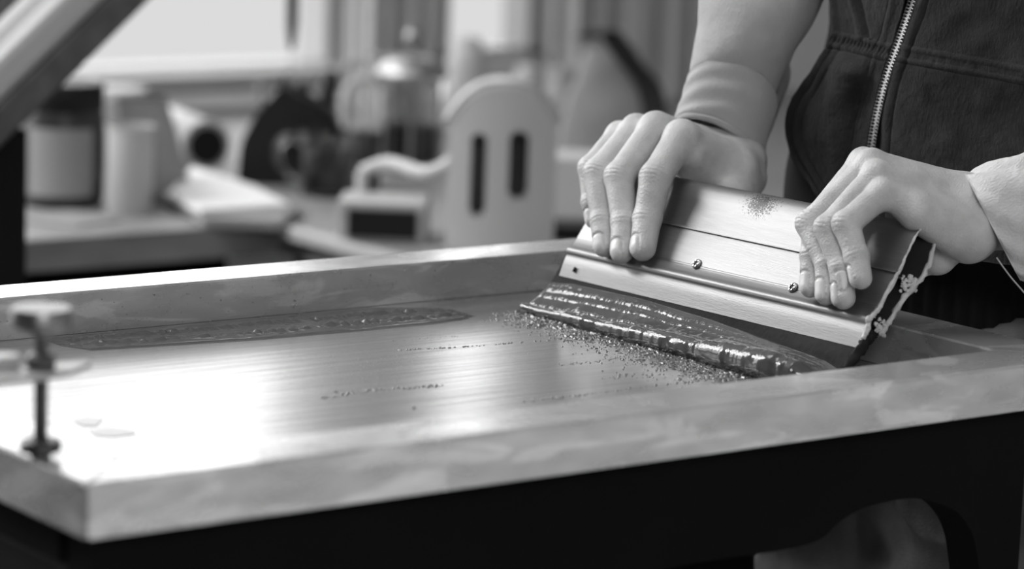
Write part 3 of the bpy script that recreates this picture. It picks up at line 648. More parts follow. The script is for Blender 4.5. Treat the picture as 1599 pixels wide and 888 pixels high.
# paper pads
def sheets(name, px, z0, z1, m, label, cat, n=1):
    P = [onz(u, v, z1) for u, v in px]; bm = bmesh.new(); prism_bm(bm, [(q_[0], q_[1]) for q_ in P], z0, z1, 'z'); bmesh.ops.bevel(bm, geom=bm.edges[:], offset=.0012, segments=1, affect='EDGES')
    return tag(bm_link(name, bm, m), label, cat)
sheets('paper_stack', [(252, 300), (318, 338), (440, 343), (470, 322), (330, 262)], BENCH, BENCH+.012, M['grey_card'], 'grey stack of papers lying under the bright white pad', 'papers')
sheets('note_pad', [(262, 300), (312, 326), (452, 318), (400, 290), (300, 258)], BENCH+.012, BENCH+.019, M['paper'], 'bright white paper pad on top of the grey paper stack', 'pad')
q0 = bp(238, 318); q1 = bp(322, 342); V, F = tube([q0+zv*.006, (q0+q1)/2+zv*.006, q1+zv*.006], [.005, .0062, .004], 12); tag(link('marker_pen', V, F, M['black_plastic'], smooth=True), 'black marker lying between the beaker and the white pad', 'pen')
for k, (px, lab) in enumerate((([(25, 340), (120, 352), (190, 342), (110, 326)], 'dark cutting sheet lying in front of the large jar'),)):
    sheets('cutting_sheet', px, BENCH, BENCH+.003, M['grey_card'], lab, 'sheet')
# flat pale box at the bench front edge on the left
P0 = bp(22, 376); P1 = bp(437, 346)
bm = bmesh.new(); box_bm(bm, ((P0[0]+P1[0])/2+.05, c0[1]+.009+.02, BENCH-.0), (P1[0]-P0[0]-.1+.1, .018, .0), bevel=0); bm.free()
# black caddy with tools
p = bp(432, 285); t = thing('tool_block', 'black slanted block holding dark tools, left of the glass mug', 'tool holder', p)
bm = bmesh.new(); prism_bm(bm, [(-.045, 0), (.075, 0), (.075, .072), (.062, .096), (.034, .102), (.008, .122), (-.024, .085), (-.042, .05)], -.03, .03, 'y')
bmesh.ops.bevel(bm, geom=bm.edges[:], offset=.004, segments=2, affect='EDGES')
bmesh.ops.rotate(bm, matrix=Matrix.Rotation(-YAW, 3, 'Z'), verts=bm.verts[:]); bmesh.ops.translate(bm, vec=tuple(p), verts=bm.verts[:]); bm_link('block_body', bm, M['black_plastic'], t, smooth_angle=30)
bm = bmesh.new(); box_bm(bm, p+RGT*(-.005)+np.array([0, 0, .094]), (.03, .02, .012), bevel=.003); bm_link('block_slot', bm, M['black_plastic'], t)
for k, (u0_, v0_, u1_, v1_, r, lab) in enumerate(((500, 190, 518, 110, .0115, 'thick black handle leaning right, tallest tool in the black block'), (452, 170, 440, 118, .005, 'short thin tool upright in the black block'),
        (470, 168, 474, 128, .008, 'stubby black handle in the middle of the black block'), (420, 178, 404, 128, .0025, 'thin grey rod leaning left out of the black block'), (489, 190, 490, 168, .010, 'dark knob low at the right of the black block'))):
    y_ = p[1]-.002*k; a = ony(u0_, v0_+22, y_); b_ = ony(u1_, v1_, y_)
    V, F = tube([a, a+(b_-a)*.3, a+(b_-a)*.85, b_], [r*.7, r*.9, r, r*.6], 14); tag(link('hand_tool', V, F, M['black_plastic'] if r > .003 else M['steel'], smooth=True), lab, 'tool', 'tools in the black block')
# glass mug
p = bp(512, 304); t = thing('glass_mug', 'glass mug with dark drink and handle turned left, front of the bench', 'mug', p)
lathe('mug_body', [(.030, 0), (.034, .003), (.036, .074), (.0355, .076), (.0335, .074), (.0315, .008), (0, .008)], p, M['glass'], t)
lathe('drink', [(.0305, .0085), (.0330, .060), (0, .060)], p, M['coffee'], t)
a = -np.array([RGT[0], RGT[1], 0]); a = nrm(a); hp_ = [p+a*.033+zv*.064, p+a*.050+zv*.066, p+a*.060+zv*.052, p+a*.058+zv*.034, p+a*.048+zv*.020, p+a*.032+zv*.014]
V, F = tube(spline(hp_, 30), .0045, 14); link('handle', V, F, M['glass'], t, smooth=True)
p = bp(562, 298); t = thing('dark_tumbler', 'dark glass tumbler between the mug and the coffee press', 'tumbler', p)
lathe('tumbler_body', [(.020, 0), (.0225, .003), (.0245, .070), (.023, .072), (.021, .068), (.019, .006), (0, .006)], p, M['jar'], t)
q_ = p+nrm(np.array([RGT[0], RGT[1], 0]))*.010-np.array([.012, .016, 0])+zv*.056
# coffee press
p = bp(640, 264); t = thing('coffee_press', 'glass coffee press with chrome dome lid and plunger', 'coffee press', p)
lathe('glass_beaker', [(.036, .006), (.042, .010), (.042, .118), (.0435, .122), (.0415, .122), (.0400, .012), (0, .012)], p, M['glass'], t)
lathe('coffee', [(.0390, .0125), (.0395, .060), (0, .060)], p, M['coffee'], t)
lathe('dome_lid', [(.0445, .119), (.0455, .121), (.043, .129), (.030, .138), (.012, .142), (0, .1425)], p, M['bright_steel'], t)
lathe('plunger_rod', [(.0018, .06), (.0018, .156)], p, M['bright_steel'], t, n=10); lathe('plunger_knob', [(.003, .152), (.010, .157), (.0125, .165), (.010, .173), (.004, .177), (0, .177)], p, M['steel'], t)
lathe('base_ring', [(.044, 0), (.045, .002), (.045, .010), (.0425, .011)], p, M['steel'], t)
for s_ in (-.9, .0, .9, 2.4, 3.8):
    aa = math.atan2(-FWD[1], -FWD[0])+s_; bm = bmesh.new(); box_bm(bm, (p[0]+.0437*math.cos(aa), p[1]+.0437*math.sin(aa), p[2]+.062), (.003, .006, .112), rot=Matrix.Rotation(aa, 3, 'Z'), bevel=.0006); bm_link('metal_strut', bm, M['steel'], t)
hp_ = [p+a*.044+zv*.108, p+a*.066+zv*.112, p+a*.082+zv*.096, p+a*.084+zv*.060, p+a*.074+zv*.030, p+a*.045+zv*.022]
V, F = tube(spline(hp_, 30), .006, 14); link('handle', V, F, M['pale'], t, smooth=True)
# white plastic carrier with tall slots and a side ledge
p = onz(778, 386, BENCH); t = thing('plastic_carrier', 'white plastic carrier with rounded top and two tall slots', 'plastic carrier', p)
hx = nrm(np.array([RGT[0], RGT[1], 0])); hy = np.cross(zv, hx)
def CP(x, d_, z): return p+hx*x+hy*d_+zv*z
nx = 200
def arch(w, h, n=40, x0=0, z0=0): return [(x0+w*math.cos(s_), z0+h-w*1.0+w*math.sin(s_)) for s_ in np.linspace(0, math.pi, n)]
# shell with slots: build by columns
zt = .176
def topz(x): w = .058; return zt-.042*(abs((x-.002)/w)**2.6)
def slots(x):                                     # open z ranges
    for xc, hw, z0, z1 in ((-.024, .0085, .036, .124), (.018, .0105, .055, .128)):
        if abs(x-xc) < hw: k_ = hw*(1-math.sqrt(max(0, 1-((x-xc)/hw)**2))); return (z0+k_, z1-k_)
    return None
xs = sorted(set(np.round(np.concatenate([np.linspace(-.056, .058, 58), np.linspace(-.0330, -.0150, 25), np.linspace(.0070, .0290, 25)]), 5)))
def carrier_wall(dd, th):
    V, F = [], []
    def quad(P4):
        o = len(V); V.extend(P4); F.append((o, o+1, o+2, o+3))
    for xa, xb in zip(xs[:-1], xs[1:]):
        xm = (xa+xb)/2; s_ = slots(xm); za_, zb_ = topz(xa), topz(xb)
        segs = [((0, 0), (za_, zb_))] if s_ is None else [((0, 0), (s_[0], s_[0])), ((s_[1], s_[1]), (za_, zb_))]
        for (l0, l1), (u0_, u1_) in segs:
            fa, fb = dd, dd+th
            def bulge(x): return .012*(1-(x/.06)**2)
            A_ = [CP(xa, fa-bulge(xa), l0), CP(xb, fa-bulge(xb), l1), CP(xb, fa-bulge(xb), u1_), CP(xa, fa-bulge(xa), u0_)]
            B_ = [CP(xa, fb-bulge(xa), l0), CP(xb, fb-bulge(xb), l1), CP(xb, fb-bulge(xb), u1_), CP(xa, fb-bulge(xa), u0_)]
            quad(A_); quad(B_[::-1]); quad([A_[3], A_[2], B_[2], B_[3]]); quad([A_[1], A_[0], B_[0], B_[1]])
            quad([A_[0], A_[3], B_[3], B_[0]]); quad([A_[2], A_[1], B_[1], B_[2]])
    return V, F
V, F = carrier_wall(-.016, .026); o = link('front_wall', V, F, M['white_plastic'], t)
G = np.zeros((40, 6, 3))
for i, x in enumerate(np.linspace(-.056, .058, 40)):
    for j, dd in enumerate(np.linspace(-.018, .038, 6)): G[i, j] = CP(x, dd-.010*(1-(x/.06)**2), topz(x)-.002-.002*math.sin(0))
bm = bmesh.new(); box_bm(bm, CP(0, .022, .075), (.10, .006, .14), rot=Matrix.Rotation(-YAW, 3, 'Z'), bevel=.002); M['inner'] = mat('slot_dark_grey', .06, .6, noise=.1); bm_link('slot_darkener', bm, M['inner'], t)  # dark plate added behind the slots so their recesses read dark
V, F = shell(G, .006); link('top_cover', V, F, M['white_plastic'], t, smooth=True)
pts = [CP(-.150, .075, .066), CP(-.120, .06, .078), CP(-.08, .015, .075), CP(-.054, .005, .088), CP(-.046, .0, .105)]
V, F = tube(spline(pts, 30), np.linspace(.007, .008, 30), 14); link('side_arm', V, F, M['white_plastic'], t, smooth=True)
bm = bmesh.new(); box_bm(bm, CP(-.150, .075, .033), (.012, .012, .066), bevel=.003); bm_link('arm_foot', bm, M['white_plastic'], t)
# boxes beside the carrier
p2 = bp(640, 380)
bm = bmesh.new(); Rb = Matrix.Rotation(-YAW-.04, 3, 'Z')
t = thing('shelf_box', 'low pale box with a black open front, left of the white carrier', 'box', bp(600, 376))
pc = bp(597, 378)+hy*.032; box_bm(bm, pc+zv*.022, (.094, .08, .044), rot=Rb, bevel=.003); bm_link('box_body', bm, M['wframe'], t)
bm = bmesh.new(); box_bm(bm, pc-hy*.041+zv*.021, (.074, .006, .030), rot=Rb, bevel=.001); bm_link('black_front', bm, M['black_plastic'], t)
p3_ = bp(895, 345); bm = bmesh.new(); box_bm(bm, p3_+hy*.05+zv*.035, (.085, .08, .07), rot=Rb, bevel=.003); tag(bm_link('pale_box', bm, M['pale']), 'pale upright box right of the white carrier near the gripping hand', 'box')
bm = bmesh.new(); box_bm(bm, bp(905, 372)+hy*.0+zv*.008, (.10, .05, .016), rot=Rb, bevel=.002); tag(bm_link('black_case', bm, M['black_plastic']), 'flat black case lying in front of the pale upright box', 'case')
# bottles at the back
for u, v, h_, r, lab in ((726, 205, .128, .029, 'squat pale bottle with domed top before the small window'), (820, 210, .095, .022, 'grey jar with flat lid behind the white carrier')):
    p = bp(u, v); t = thing('bottle', lab, 'bottle', p, group=None)
    lathe('bottle_body', [(r*.9, 0), (r, .003), (r, h_*.70), (r*.96, h_*.80), (r*.82, h_*.90), (r*.55, h_*.97), (0, h_)], p, M['pale'], t)
    lathe('bottle_cap', [(r*.7, h_*.90), (r*.7, h_*.98), (r*.5, h_*1.02), (0, h_*1.03)], p, M['pale'], t)
# pale cloth bag with dark strap
p = bp(960, 262); t = thing('cloth_bag', 'pale cloth bag with a broad dark strap, behind the gripping hand', 'bag', p)
nu, nv_ = 60, 40; G = np.zeros((nu, nv_, 3))
for i in range(nu):
    a_ = 2*math.pi*i/(nu-1)
    for j in range(nv_):
        z = j/(nv_-1); w = .075*(1-.62*z**1.5); d_ = .035*(1-.8*z); G[i, j] = p+hx*(w*math.cos(a_)-.010*z)+hy*(d_*math.sin(a_)+.02)+zv*(.155*z)
G = G+.006*st_([vnoise(G*22), vnoise(G*22+5), .5*vnoise(G*22+9)], -1)*np.sin(np.linspace(0.1, 3, nv_))[None, :, None]
V, F = shell(G, .0015); link('bag_body', V, F, M['grey_card'], t, smooth=True)
pts = [ony(u, v, p[1]-.03) for u, v in ((912, 60), (945, 48), (980, 92), (1014, 138), (1024, 195), (1022, 270))]
S_ = spline(pts, 40); V = []; wdt = .016
for q_ in S_: V += [q_-hx*wdt, q_+hx*wdt, q_+hx*wdt+hy*.004, q_-hx*wdt+hy*.004]
F = [(i*4+k, i*4+(k+1) % 4, (i+1)*4+(k+1) % 4, (i+1)*4+k) for i in range(39) for k in range(4)]+[(0, 3, 2, 1), (156, 157, 158, 159)]
M['strap'] = mat('dark_grey_webbing', .03, .8, noise=.1); link('strap', V, F, M['strap'], t)
p = bp(880, 225); t = thing('canister', 'grey canister standing left of the cloth bag', 'canister', p)
lathe('canister_body', [(.026, 0), (.028, .002), (.028, .09), (.024, .098)], p, M['grey_card'], t); lathe('canister_lid', [(.0285, .090), (.0285, .104), (0, .106)], p, M['grey_card'], t)
p = bp(600, 212); t = thing('pale_jug', 'pale jug with loop handle behind and left of the coffee press', 'jug', p)
lathe('jug_body', [(.030, 0), (.034, .003), (.036, .05), (.028, .085), (.026, .10), (.029, .108)], p, M['grey_card'], t)
hp_ = [p+a*.030+zv*.095, p+a*.052+zv*.092, p+a*.062+zv*.066, p+a*.052+zv*.036, p+a*.034+zv*.028]; V, F = tube(spline(hp_, 24), .0045, 12); link('handle', V, F, M['grey_card'], t, smooth=True)
# hanging black brush over the bench
y_ = 1.9; b0 = ony(455, 78, y_); t = thing('hanging_pull', 'thin black pull rod hanging down before the large window', 'pull rod', (b0[0], y_, b0[2]))
x_ = b0[0]
V, F = tube([(x_, y_, b0[2]), (x_, y_, b0[2]+.012), (x_, y_, b0[2]+.03), (x_, y_, b0[2]+.09), (x_, y_, b0[2]+.12)], [.0025, .0050, .0070, .0076, .0060], 14); link('rod_tip', V, F, M['black_plastic'], t, smooth=True)
V, F = tube([(x_, y_, b0[2]+.115), (x_, y_, 1.0), (x_, y_, CEIL-.002)], .0060, 10); link('rod', V, F, M['black_plastic'], t, smooth=True)
V, F = tube([(x_, y_, b0[2]-.030), (x_, y_, b0[2]+.003)], .0006, 8); link('rod_string', V, F, M['steel'], t, smooth=True)

# ------------------------------------------------------------------ the person
per = thing('person', 'person in dark denim vest and pale sleeves pulling the squeegee with both hands', 'person', (.86, .27, FLOOR))
HPo = HL+ev*.0049+zv*.0158; HN = nrm(-ev*.806+zv*.592)
def J(u, v, off): return onplane(u, v, HN, HN@HPo+off)*1000      # joint in mm: off = height over the holder's front plane
def far(u, v, prev, ln, away=True):                                # point on the pixel ray at bone length from prev
    r = nrm(ray(u, v)); o = CAM*1000-prev; b_ = o@r; c_ = o@o-ln*ln; s_ = max(0, b_*b_-c_)**.5
    return CAM*1000+r*(-b_+(s_ if away else -s_))
def hand_field(Hd):
    prims = Hd['prims']; nails = Hd['nails']
    def fn_(P):
        chains = {}
        for ch, a_, b_, r1, r2, k in prims:
            d_ = cap_d(P, a_, b_, r1, r2); chains[ch] = d_ if ch not in chains else smin(chains[ch], d_, k)
        out = chains.pop('palm'); fg = None
        for ch, d_ in chains.items(): fg = d_ if fg is None else smin(fg, d_, .7 if ch != 'thumb' else 3)
        out = smin(out, fg, 4.5)
        for c_, X, Y, Z in nails:                        # nail: groove round a slightly raised plate
            q_ = P-c_.astype(np.float32); x = q_@X; y = q_@Y; z = q_@Z
            e_ = np.sqrt((x/Hd['nw'])**4+(y/Hd['nl'])**4+1e-9)**.5
            m_ = (z > -3) & (z < 9)
            out = out+np.where(m_, 1.1*np.exp(-((e_-1.08)/.11)**2)*np.where(y > Hd['nl']*.75, .5, 1)-.30*np.clip((1.0-e_)*6, 0, 1), 0)
        return out.astype(np.float32)
    return fn_
def finger(pr, name, pts, rad, bumps=(1.6, 1.2)):
    t_, d_, p_, m_ = pts; r_t, r_d, r_p, r_m = rad
    pr.append((name, d_, t_, r_d, r_t, 2)); pr.append((name, p_, d_, r_p, r_d*.97, 2.5)); pr.append((name, m_, p_, r_m, r_p*.97, 3))
def build_hand(F_, radii, wrist, carp, forearm, thumb, extra, nl=(5.2, 6.9), nail_tilt=(0, 0, 0, 0), nshift=.6):
    pr = []; nails = []
    for k, (nm, pts) in enumerate(F_.items()):
        finger(pr, nm, pts, radii[nm])
        m_ = pts[3]; c_ = carp[k]; rm = radii[nm][3]
        pr.append(('palm', c_, m_, 11.5, rm+.3, 6)); 
        back = nrm(m_-pts[2]); 
        tdir = nrm(pts[0]-pts[1]); nn_ = HN+nail_tilt[k]*dv; nn_ = nn_-tdir*(nn_@tdir); nn_ = nrm(nn_); xx = np.cross(tdir, nn_)
        r_ = radii[nm][0]; nails.append((pts[0]+nn_*(r_-1.2)+tdir*nshift, xx, tdir, nn_))
    pr.append(('palm', forearm[0], forearm[1], forearm[2], forearm[3], 12))
    for e_ in extra: pr.append(e_)
    for a_, b_, r1, r2, k in thumb: pr.append(('thumb', a_, b_, r1, r2, k))
    return dict(prims=pr, nails=nails, nw=nl[0], nl=nl[1])
FR = {'index': [J(1004, 387, .0080), J(1011, 341, .0105), J(1024, 277, .018), J(1064, 214, .009)],
      'middle': [J(971, 393, .0080), J(974, 347, .0110), J(967, 276, .021), J(1024, 201, .011)],
      'ring': [J(943, 384, .0075), J(941, 345, .0115), J(934, 270, .021), J(994, 203, .009)],
      'pinky': [J(928, 342, .0065), J(924, 316, .0105), J(922, 263, .018), J(968, 212, .007)]}
RR = {'index': (8.8, 9.6, 10.8, 11.4), 'middle': (8.0, 8.5, 10.2, 11.2), 'ring': (7.6, 8.3, 9.9, 10.4), 'pinky': (6.4, 7.0, 8.4, 9.4)}
wR = far(1142, 236, FR['middle'][3], 74); 
hxm = nrm(np.array([RGT[0], RGT[1], 0])); 
carpR = [wR+np.array([-2, -13, -7.]), wR+np.array([-3, -4, 1.]), wR+np.array([0, 5, 0.]), wR+np.array([3, 12, -4.])]
fwdR = nrm(far(1172, 130, wR, 95)-wR)
thR0 = wR+np.array([-4, -24, -16.]); thR1 = SP(.085, .072, .052)*1000; thR2 = SP(.080, .0665, .028)*1000+np.array([2, 0, 0]); thR3 = SP(.078, .050, .012)*1000
HR_ = build_hand(FR, RR, wR, carpR, (wR+fwdR*-6, wR+fwdR*110, 21, 27),
   [(thR0, thR1, 13, 11.5, 6), (thR1, thR2, 11, 9.5, 4), (thR2, thR3, 9.5, 8, 3)],
   [('palm', wR+np.array([0, -8, -8.]), thR1, 15, 11, 14), ('palm', carpR[0], FR['index'][3]+np.array([6, -6, -12.]), 13, 9, 10), ('palm', far(1071, 256, FR['index'][3], 24), far(1150, 268, FR['index'][3], 55), 9.5, 14, 14),
    ('palm', wR+np.array([0, 8, -4.]), wR+fwdR*60+np.array([0, 10, 0]), 18, 20, 10)], nail_tilt=(-.5, -.25, -.25, -.4))
FLh = {'index': [J(1265, 448, .0070), J(1267, 399, .0120), J(1272, 343, .017), J(1348, 253, .013)],
      'middle': [J(1290, 459, .0072), J(1291, 414, .0125), J(1263, 350, .021), J(1360, 255, .018)],
      'ring': [J(1317, 464, .0080), J(1313, 418, .0150), J(1292, 356, .026), J(1369, 273, .020)],
      'pinky': [J(1344, 434, .0140), J(1338, 400, .0190), J(1321, 350, .029), J(1378, 302, .018)]}
RL = {'index': (6.8, 7.0, 7.9, 8.6), 'middle': (7.0, 7.2, 8.2, 8.8), 'ring': (7.6, 7.2, 8.2, 8.6), 'pinky': (7.0, 7.6, 8.5, 8.8)}
wL = far(1528, 335, FLh['middle'][3], 78)
carpL = [wL+np.array([-2, 14, 12.]), wL+np.array([-3, 6, 12.]), wL+np.array([-2, -3, 6.]), wL+np.array([-1, -9, -4.])]
fwdL = nrm(far(1680, 322, wL, 80)-wL)
tL0 = wL+np.array([-6, 14, -16.]); tL1 = onplane(1440, 402, dv, dv@SP(SL-.018, 0, 0))*1000+ev*14; tL2 = SP(.262, .0800, .045)*1000; tL3 = SP(.250, .0640, .024)*1000
HLh = build_hand(FLh, RL, wL, carpL, (wL+fwdL*-4, wL+fwdL*120, 23, 28),
   [(tL0, tL1, 15, 11.5, 6), (tL1, tL2, 11, 9.5, 4), (tL2, tL3, 9.5, 8, 3)],
   [('palm', far(1512, 368, FLh['pinky'][3], 62), far(1438, 336, FLh['pinky'][3], 27), 17.5, 11.5, 16), ('palm', wL+np.array([0, 10, -6.]), FLh['index'][3]+np.array([10, 8, -12.]), 14, 9, 12)],
   nl=(4.6, 6.9), nail_tilt=(-.45, -.45, -.8, -1.5), nshift=-1.6)
def clean_bounds(Hd):
    A_ = np.array([x for p_ in Hd['prims'] for x in (p_[1], p_[2])]); R_ = max(max(p_[3], p_[4]) for p_ in Hd['prims']); return A_.min(0)-R_-2, A_.max(0)+R_+2
bodyV, bodyF, nailA = [], [], []
HSTEP = .8
for Hd, fingers in ((HR_, FR), (HLh, FLh)):
    lo, hi = clean_bounds(Hd); fn_ = hand_field(Hd); V, Q = field_mesh(fn_, lo, hi, HSTEP)
    # normals and fine relief: knuckle creases, tendons
    fv = V[Q]; nf = np.cross(fv[:, 2]-fv[:, 0], fv[:, 3]-fv[:, 1]); N = np.zeros_like(V)
    for k in range(4): np.add.at(N, Q[:, k], nf)
    N /= np.linalg.norm(N, axis=1)[:, None]+1e-9
    dsp = np.zeros(len(V))
    for nm, (t_, d_, p_, m_) in fingers.items():
        for c_, prv, nxt, wd, am in ((p_, m_, d_, 5.2, 1.05), (d_, p_, t_, 3.4, .75)):
            axd = nrm(nxt-prv); q_ = V-c_; s_ = q_@axd; rr = np.linalg.norm(q_-s_[:, None]*axd, axis=1)
            dors = nrm(nrm(c_-prv)+nrm(c_-nxt)+HN*.8); w_ = np.exp(-(s_/wd)**2)*np.clip((q_@dors)/7, 0, 1)*(rr < 13)
            ph = s_*2.2+1.2*vnoise(V*.22); dsp -= am*w_*np.maximum(0, np.sin(ph))**3*(.6+.4*vnoise(V*.5+3)); dsp += .35*w_
    dsp += .16*fbm(V*.16, 3)
    V = V+N*dsp[:, None]
    na = np.zeros(len(V))
    for c_, X, Y, Z in Hd['nails']:
        q_ = V-c_; e_ = np.sqrt((q_@X/Hd['nw'])**4+(q_@Y/Hd['nl'])**4)**.5; na = np.maximum(na, np.clip((1.0-e_)*8, 0, 1)*((q_@Z > -4) & (q_@Z < 6)))
    off = sum(len(v) for v in bodyV); bodyV.append(V/1000); bodyF.append(Q+off); nailA.append(na)
# torso, arms, hips and legs under the clothes
def pzm(u, v, depth): return (CAM+ray(u, v)*depth)*1000
midR = pzm(1228, -102, float((wR/1000-CAM)@FWD)+.03); midL = pzm(1750, 300, float((wL/1000-CAM)@FWD)+.02)
def body_fn(P):
    def E(c_, r): q_ = (P-np.array(c_, np.float32))/np.array(r, np.float32); l_ = np.sqrt((q_**2).sum(-1)); return (l_-1)*min(r)
    d_ = E((868, 270, 190), (92, 140, 230)); d_ = smin(d_, E((872, 270, -40), (95, 140, 120)), 40)
    d_ = smin(d_, cap_d(P, np.array([868., 150, 420]), np.array([868., 390, 420]), 50, 50), 60)
    d_ = smin(d_, cap_d(P, np.array([860., 270, 430]), np.array([835., 270, 540]), 52, 50), 40)
    for yy, el, mid_, wr_ in ((430, np.array([854., 415, 292]), midR, wR+fwdR*60), (110, np.array([932., 66, 200]), midL, wL+fwdL*60)):
        sh = np.array([868., 430 if yy > 300 else 110, 410]); d_ = smin(d_, cap_d(P, sh, el, 42, 34), 25); d_ = smin(d_, cap_d(P, el, mid_, 33, 28), 15); d_ = smin(d_, cap_d(P, mid_, wr_, 28, 20), 15)
        hip = np.array([872., 340 if yy > 300 else 200, -90]); kn = np.array([860., 350 if yy > 300 else 190, -470]); ft_ = np.array([875., 362 if yy > 300 else 178, -880])
        d_ = smin(d_, cap_d(P, hip, kn, 78, 55), 25); d_ = smin(d_, cap_d(P, kn, ft_, 52, 36), 20)
    hd = E((815, 270, 625), (92, 76, 112)); hd = smin(hd, E((738, 270, 610), (20, 12, 18)), 12); hd = smin(hd, E((770, 270, 560), (42, 46, 32)), 20)
    for s_ in (-1, 1): hd = smin(hd, E((825, 270+s_*76, 620), (16, 8, 28)), 6); hd = smin(hd, E((748, 270+s_*30, 645), (16, 20, 9)), 10)
    d_ = smin(d_, hd, 22)
    return d_.astype(np.float32)
V, Q = field_mesh(body_fn, (690, 0, -925), (1000, 560, 760), 9.)
off = sum(len(v) for v in bodyV); bodyV.append(V/1000); bodyF.append(Q+off); nailA.append(np.zeros(len(V)))
V = np.vstack(bodyV); F = np.vstack(bodyF); body = link('body', V, F, M['skin'], per, smooth=True)
at = body.data.attributes.new('nail', 'FLOAT', 'POINT'); at.data.foreach_set('value', np.concatenate(nailA).astype(np.float32))

# ---- sleeves
def pz(u, v, depth): r = ray(u, v); return CAM+r*depth            # depth along the view axis, metres
def rings_tube(C_, A_, B_, n, m, th, disp=None):
    C_, A_, B_ = (spline(np.array(q_), n) for q_ in (C_, A_, B_)); th_ = np.linspace(0, 2*np.pi, m, endpoint=False)
    G = C_[:, None]+A_[:, None]*np.cos(th_)[None, :, None]+B_[:, None]*np.sin(th_)[None, :, None]
    R_ = G-C_[:, None]; R_ /= np.linalg.norm(R_, axis=2)[..., None]
    if disp is not None: G = G+R_*disp(G, np.linspace(0, 1, n)[:, None]+0*th_[None], th_[None]+0*G[..., 0])[..., None]
    I_ = G-R_*th; V = list(G.reshape(-1, 3))+list(I_.reshape(-1, 3)); k = n*m
    F = grid_faces(n, m, wrap=True)+[f[::-1] for f in grid_faces(n, m, wrap=True, off=k)]
    for b_ in (0, (n-1)*m):
        for j in range(m): F.append((b_+j, b_+(j+1) % m, b_+(j+1) % m+k, b_+j+k))
    return V, F
def px_rings(lst, depth, rb, side='lift'):
    C_, A_, B_ = [], [], []
    for (lu, lv), (ru, rv), lift, dz, r_ in lst:
        L_ = pz(lu, lv, depth+dz); R_ = pz(ru, rv, depth+dz); c_ = (L_+R_)/2; s_ = (depth+dz)/FPX
        C_.append(c_); A_.append((R_-L_)/2); B_.append(-FWD*r_+(UPV if side == 'lift' else -RGT)*lift*s_)
    return C_, A_, B_
def extend(C_, A_, B_, pts):
    for c_, r_ in pts:
        T = nrm(np.array(c_)-C_[-1]); a_ = A_[-1]-T*(A_[-1]@T); b_ = B_[-1]-T*(B_[-1]@T); b_ = b_-nrm(a_)*(b_@nrm(a_)); C_.append(np.array(c_)); A_.append(nrm(a_)*r_); B_.append(nrm(b_)*r_)
    return C_, A_, B_
dR = float((wR/1000-CAM)@FWD)
C_, A_, B_ = px_rings([((1078, 140), (1204, 172), 36, .0, .028), ((1080, 108), (1218, 130), 26, .0, .034), ((1084, 68), (1243, 82), 16, .003, .038), ((1093, 0), (1290, -2), 8, .010, .042), ((1110, -95), (1345, -110), 0, .03, .046)], dR, .03)
C_, A_, B_ = extend(C_, A_, B_, [((.852, .415, .292), .052), ((.862, .425, .36), .060), ((.868, .425, .41), .066), ((.868, .36, .432), .060), ((.868, .31, .44), .050)])
def wr1(G, s_, t_): return .0022*vnoise(G*24)+.0012*fbm(G*60, 3)+.0014*np.sin(s_*46+2*np.sin(t_+1))*np.exp(-((s_-.36)/.09)**2)
V, F = rings_tube(C_, A_, B_, 150, 120, .002, wr1)
slR = link('sleeve', V, F, M['sleeve'], per, smooth=True); slR['label'] = 'right sleeve with a folded ribbed cuff'
C_, A_, B_ = px_rings([((1049, 197), (1187, 262), 32, 0, .0285), ((1051, 190), (1191, 252), 33, 0, .0300), ((1057, 172), (1199, 226), 36, 0, .0315), ((1066, 148), (1207, 192), 40, 0, .0325), ((1073, 130), (1212, 163), 43, 0, .0325), ((1076, 126), (1210, 158), 42, 0, .0300)], dR, .03)
def wr2(G, s_, t_):
    rib = .00018*np.sin(t_*150); hem = .0007*np.exp(-((s_-.10)/.035)**2)-.0008*np.exp(-((s_-.19)/.014)**2)+.0009*np.exp(-((s_-.95)/.03)**2)-.0006*np.exp(-((s_-.89)/.015)**2)
    return rib+hem+.0014*vnoise(G*45)+.0007*np.sin(s_*30+3*vnoise(G*18))*np.clip(vnoise(G*25+4)+.3, 0, 1)
V, F = rings_tube(C_, A_, B_, 120, 300, .0022, wr2); link('cuff', V, F, M['sleeve'], slR, smooth=True)
dL = float((wL/1000-CAM)@FWD)
C_, A_, B_ = px_rings([((1507, 270), (1592, 436), 14, -.004, .031), ((1512, 267), (1600, 440), 14, -.003, .034), ((1534, 259), (1628, 446), 13, 0, .038), ((1570, 250), (1668, 448), 10, .004, .040), ((1604, 236), (1710, 440), 6, .010, .042), ((1700, 190), (1800, 410), 0, .02, .045)], dL, .03, side='left')
elL = np.array([.935, .065, .20]); C_, A_, B_ = extend(C_, A_, B_, [(tuple(elL), .050), ((.90, .09, .31), .058), ((.868, .115, .41), .066), ((.868, .18, .432), .060), ((.868, .23, .44), .050)])
def wr3(G, s_, t_): return .0030*vnoise(G*35)+.0022*fbm(G*70, 3)+.0012*np.sin(t_*9+s_*20+2*vnoise(G*25))+.0010*np.exp(-((s_-.012)/.01)**2)
V, F = rings_tube(C_, A_, B_, 190, 160, .0020, wr3); slL = link('sleeve', V, F, M['sleeve_light'], per, smooth=True); slL['label'] = 'left sleeve, pale and creased, pushed back from the wrist'
P_ = [pz(u, v, dL-.035) for u, v in ((1556, 402), (1566, 416), (1578, 432), (1590, 446), (1604, 462))]; V, F = tube(spline(P_, 24), .00045, 8); link('loose_thread', V, F, M['thread'], slL, smooth=True)

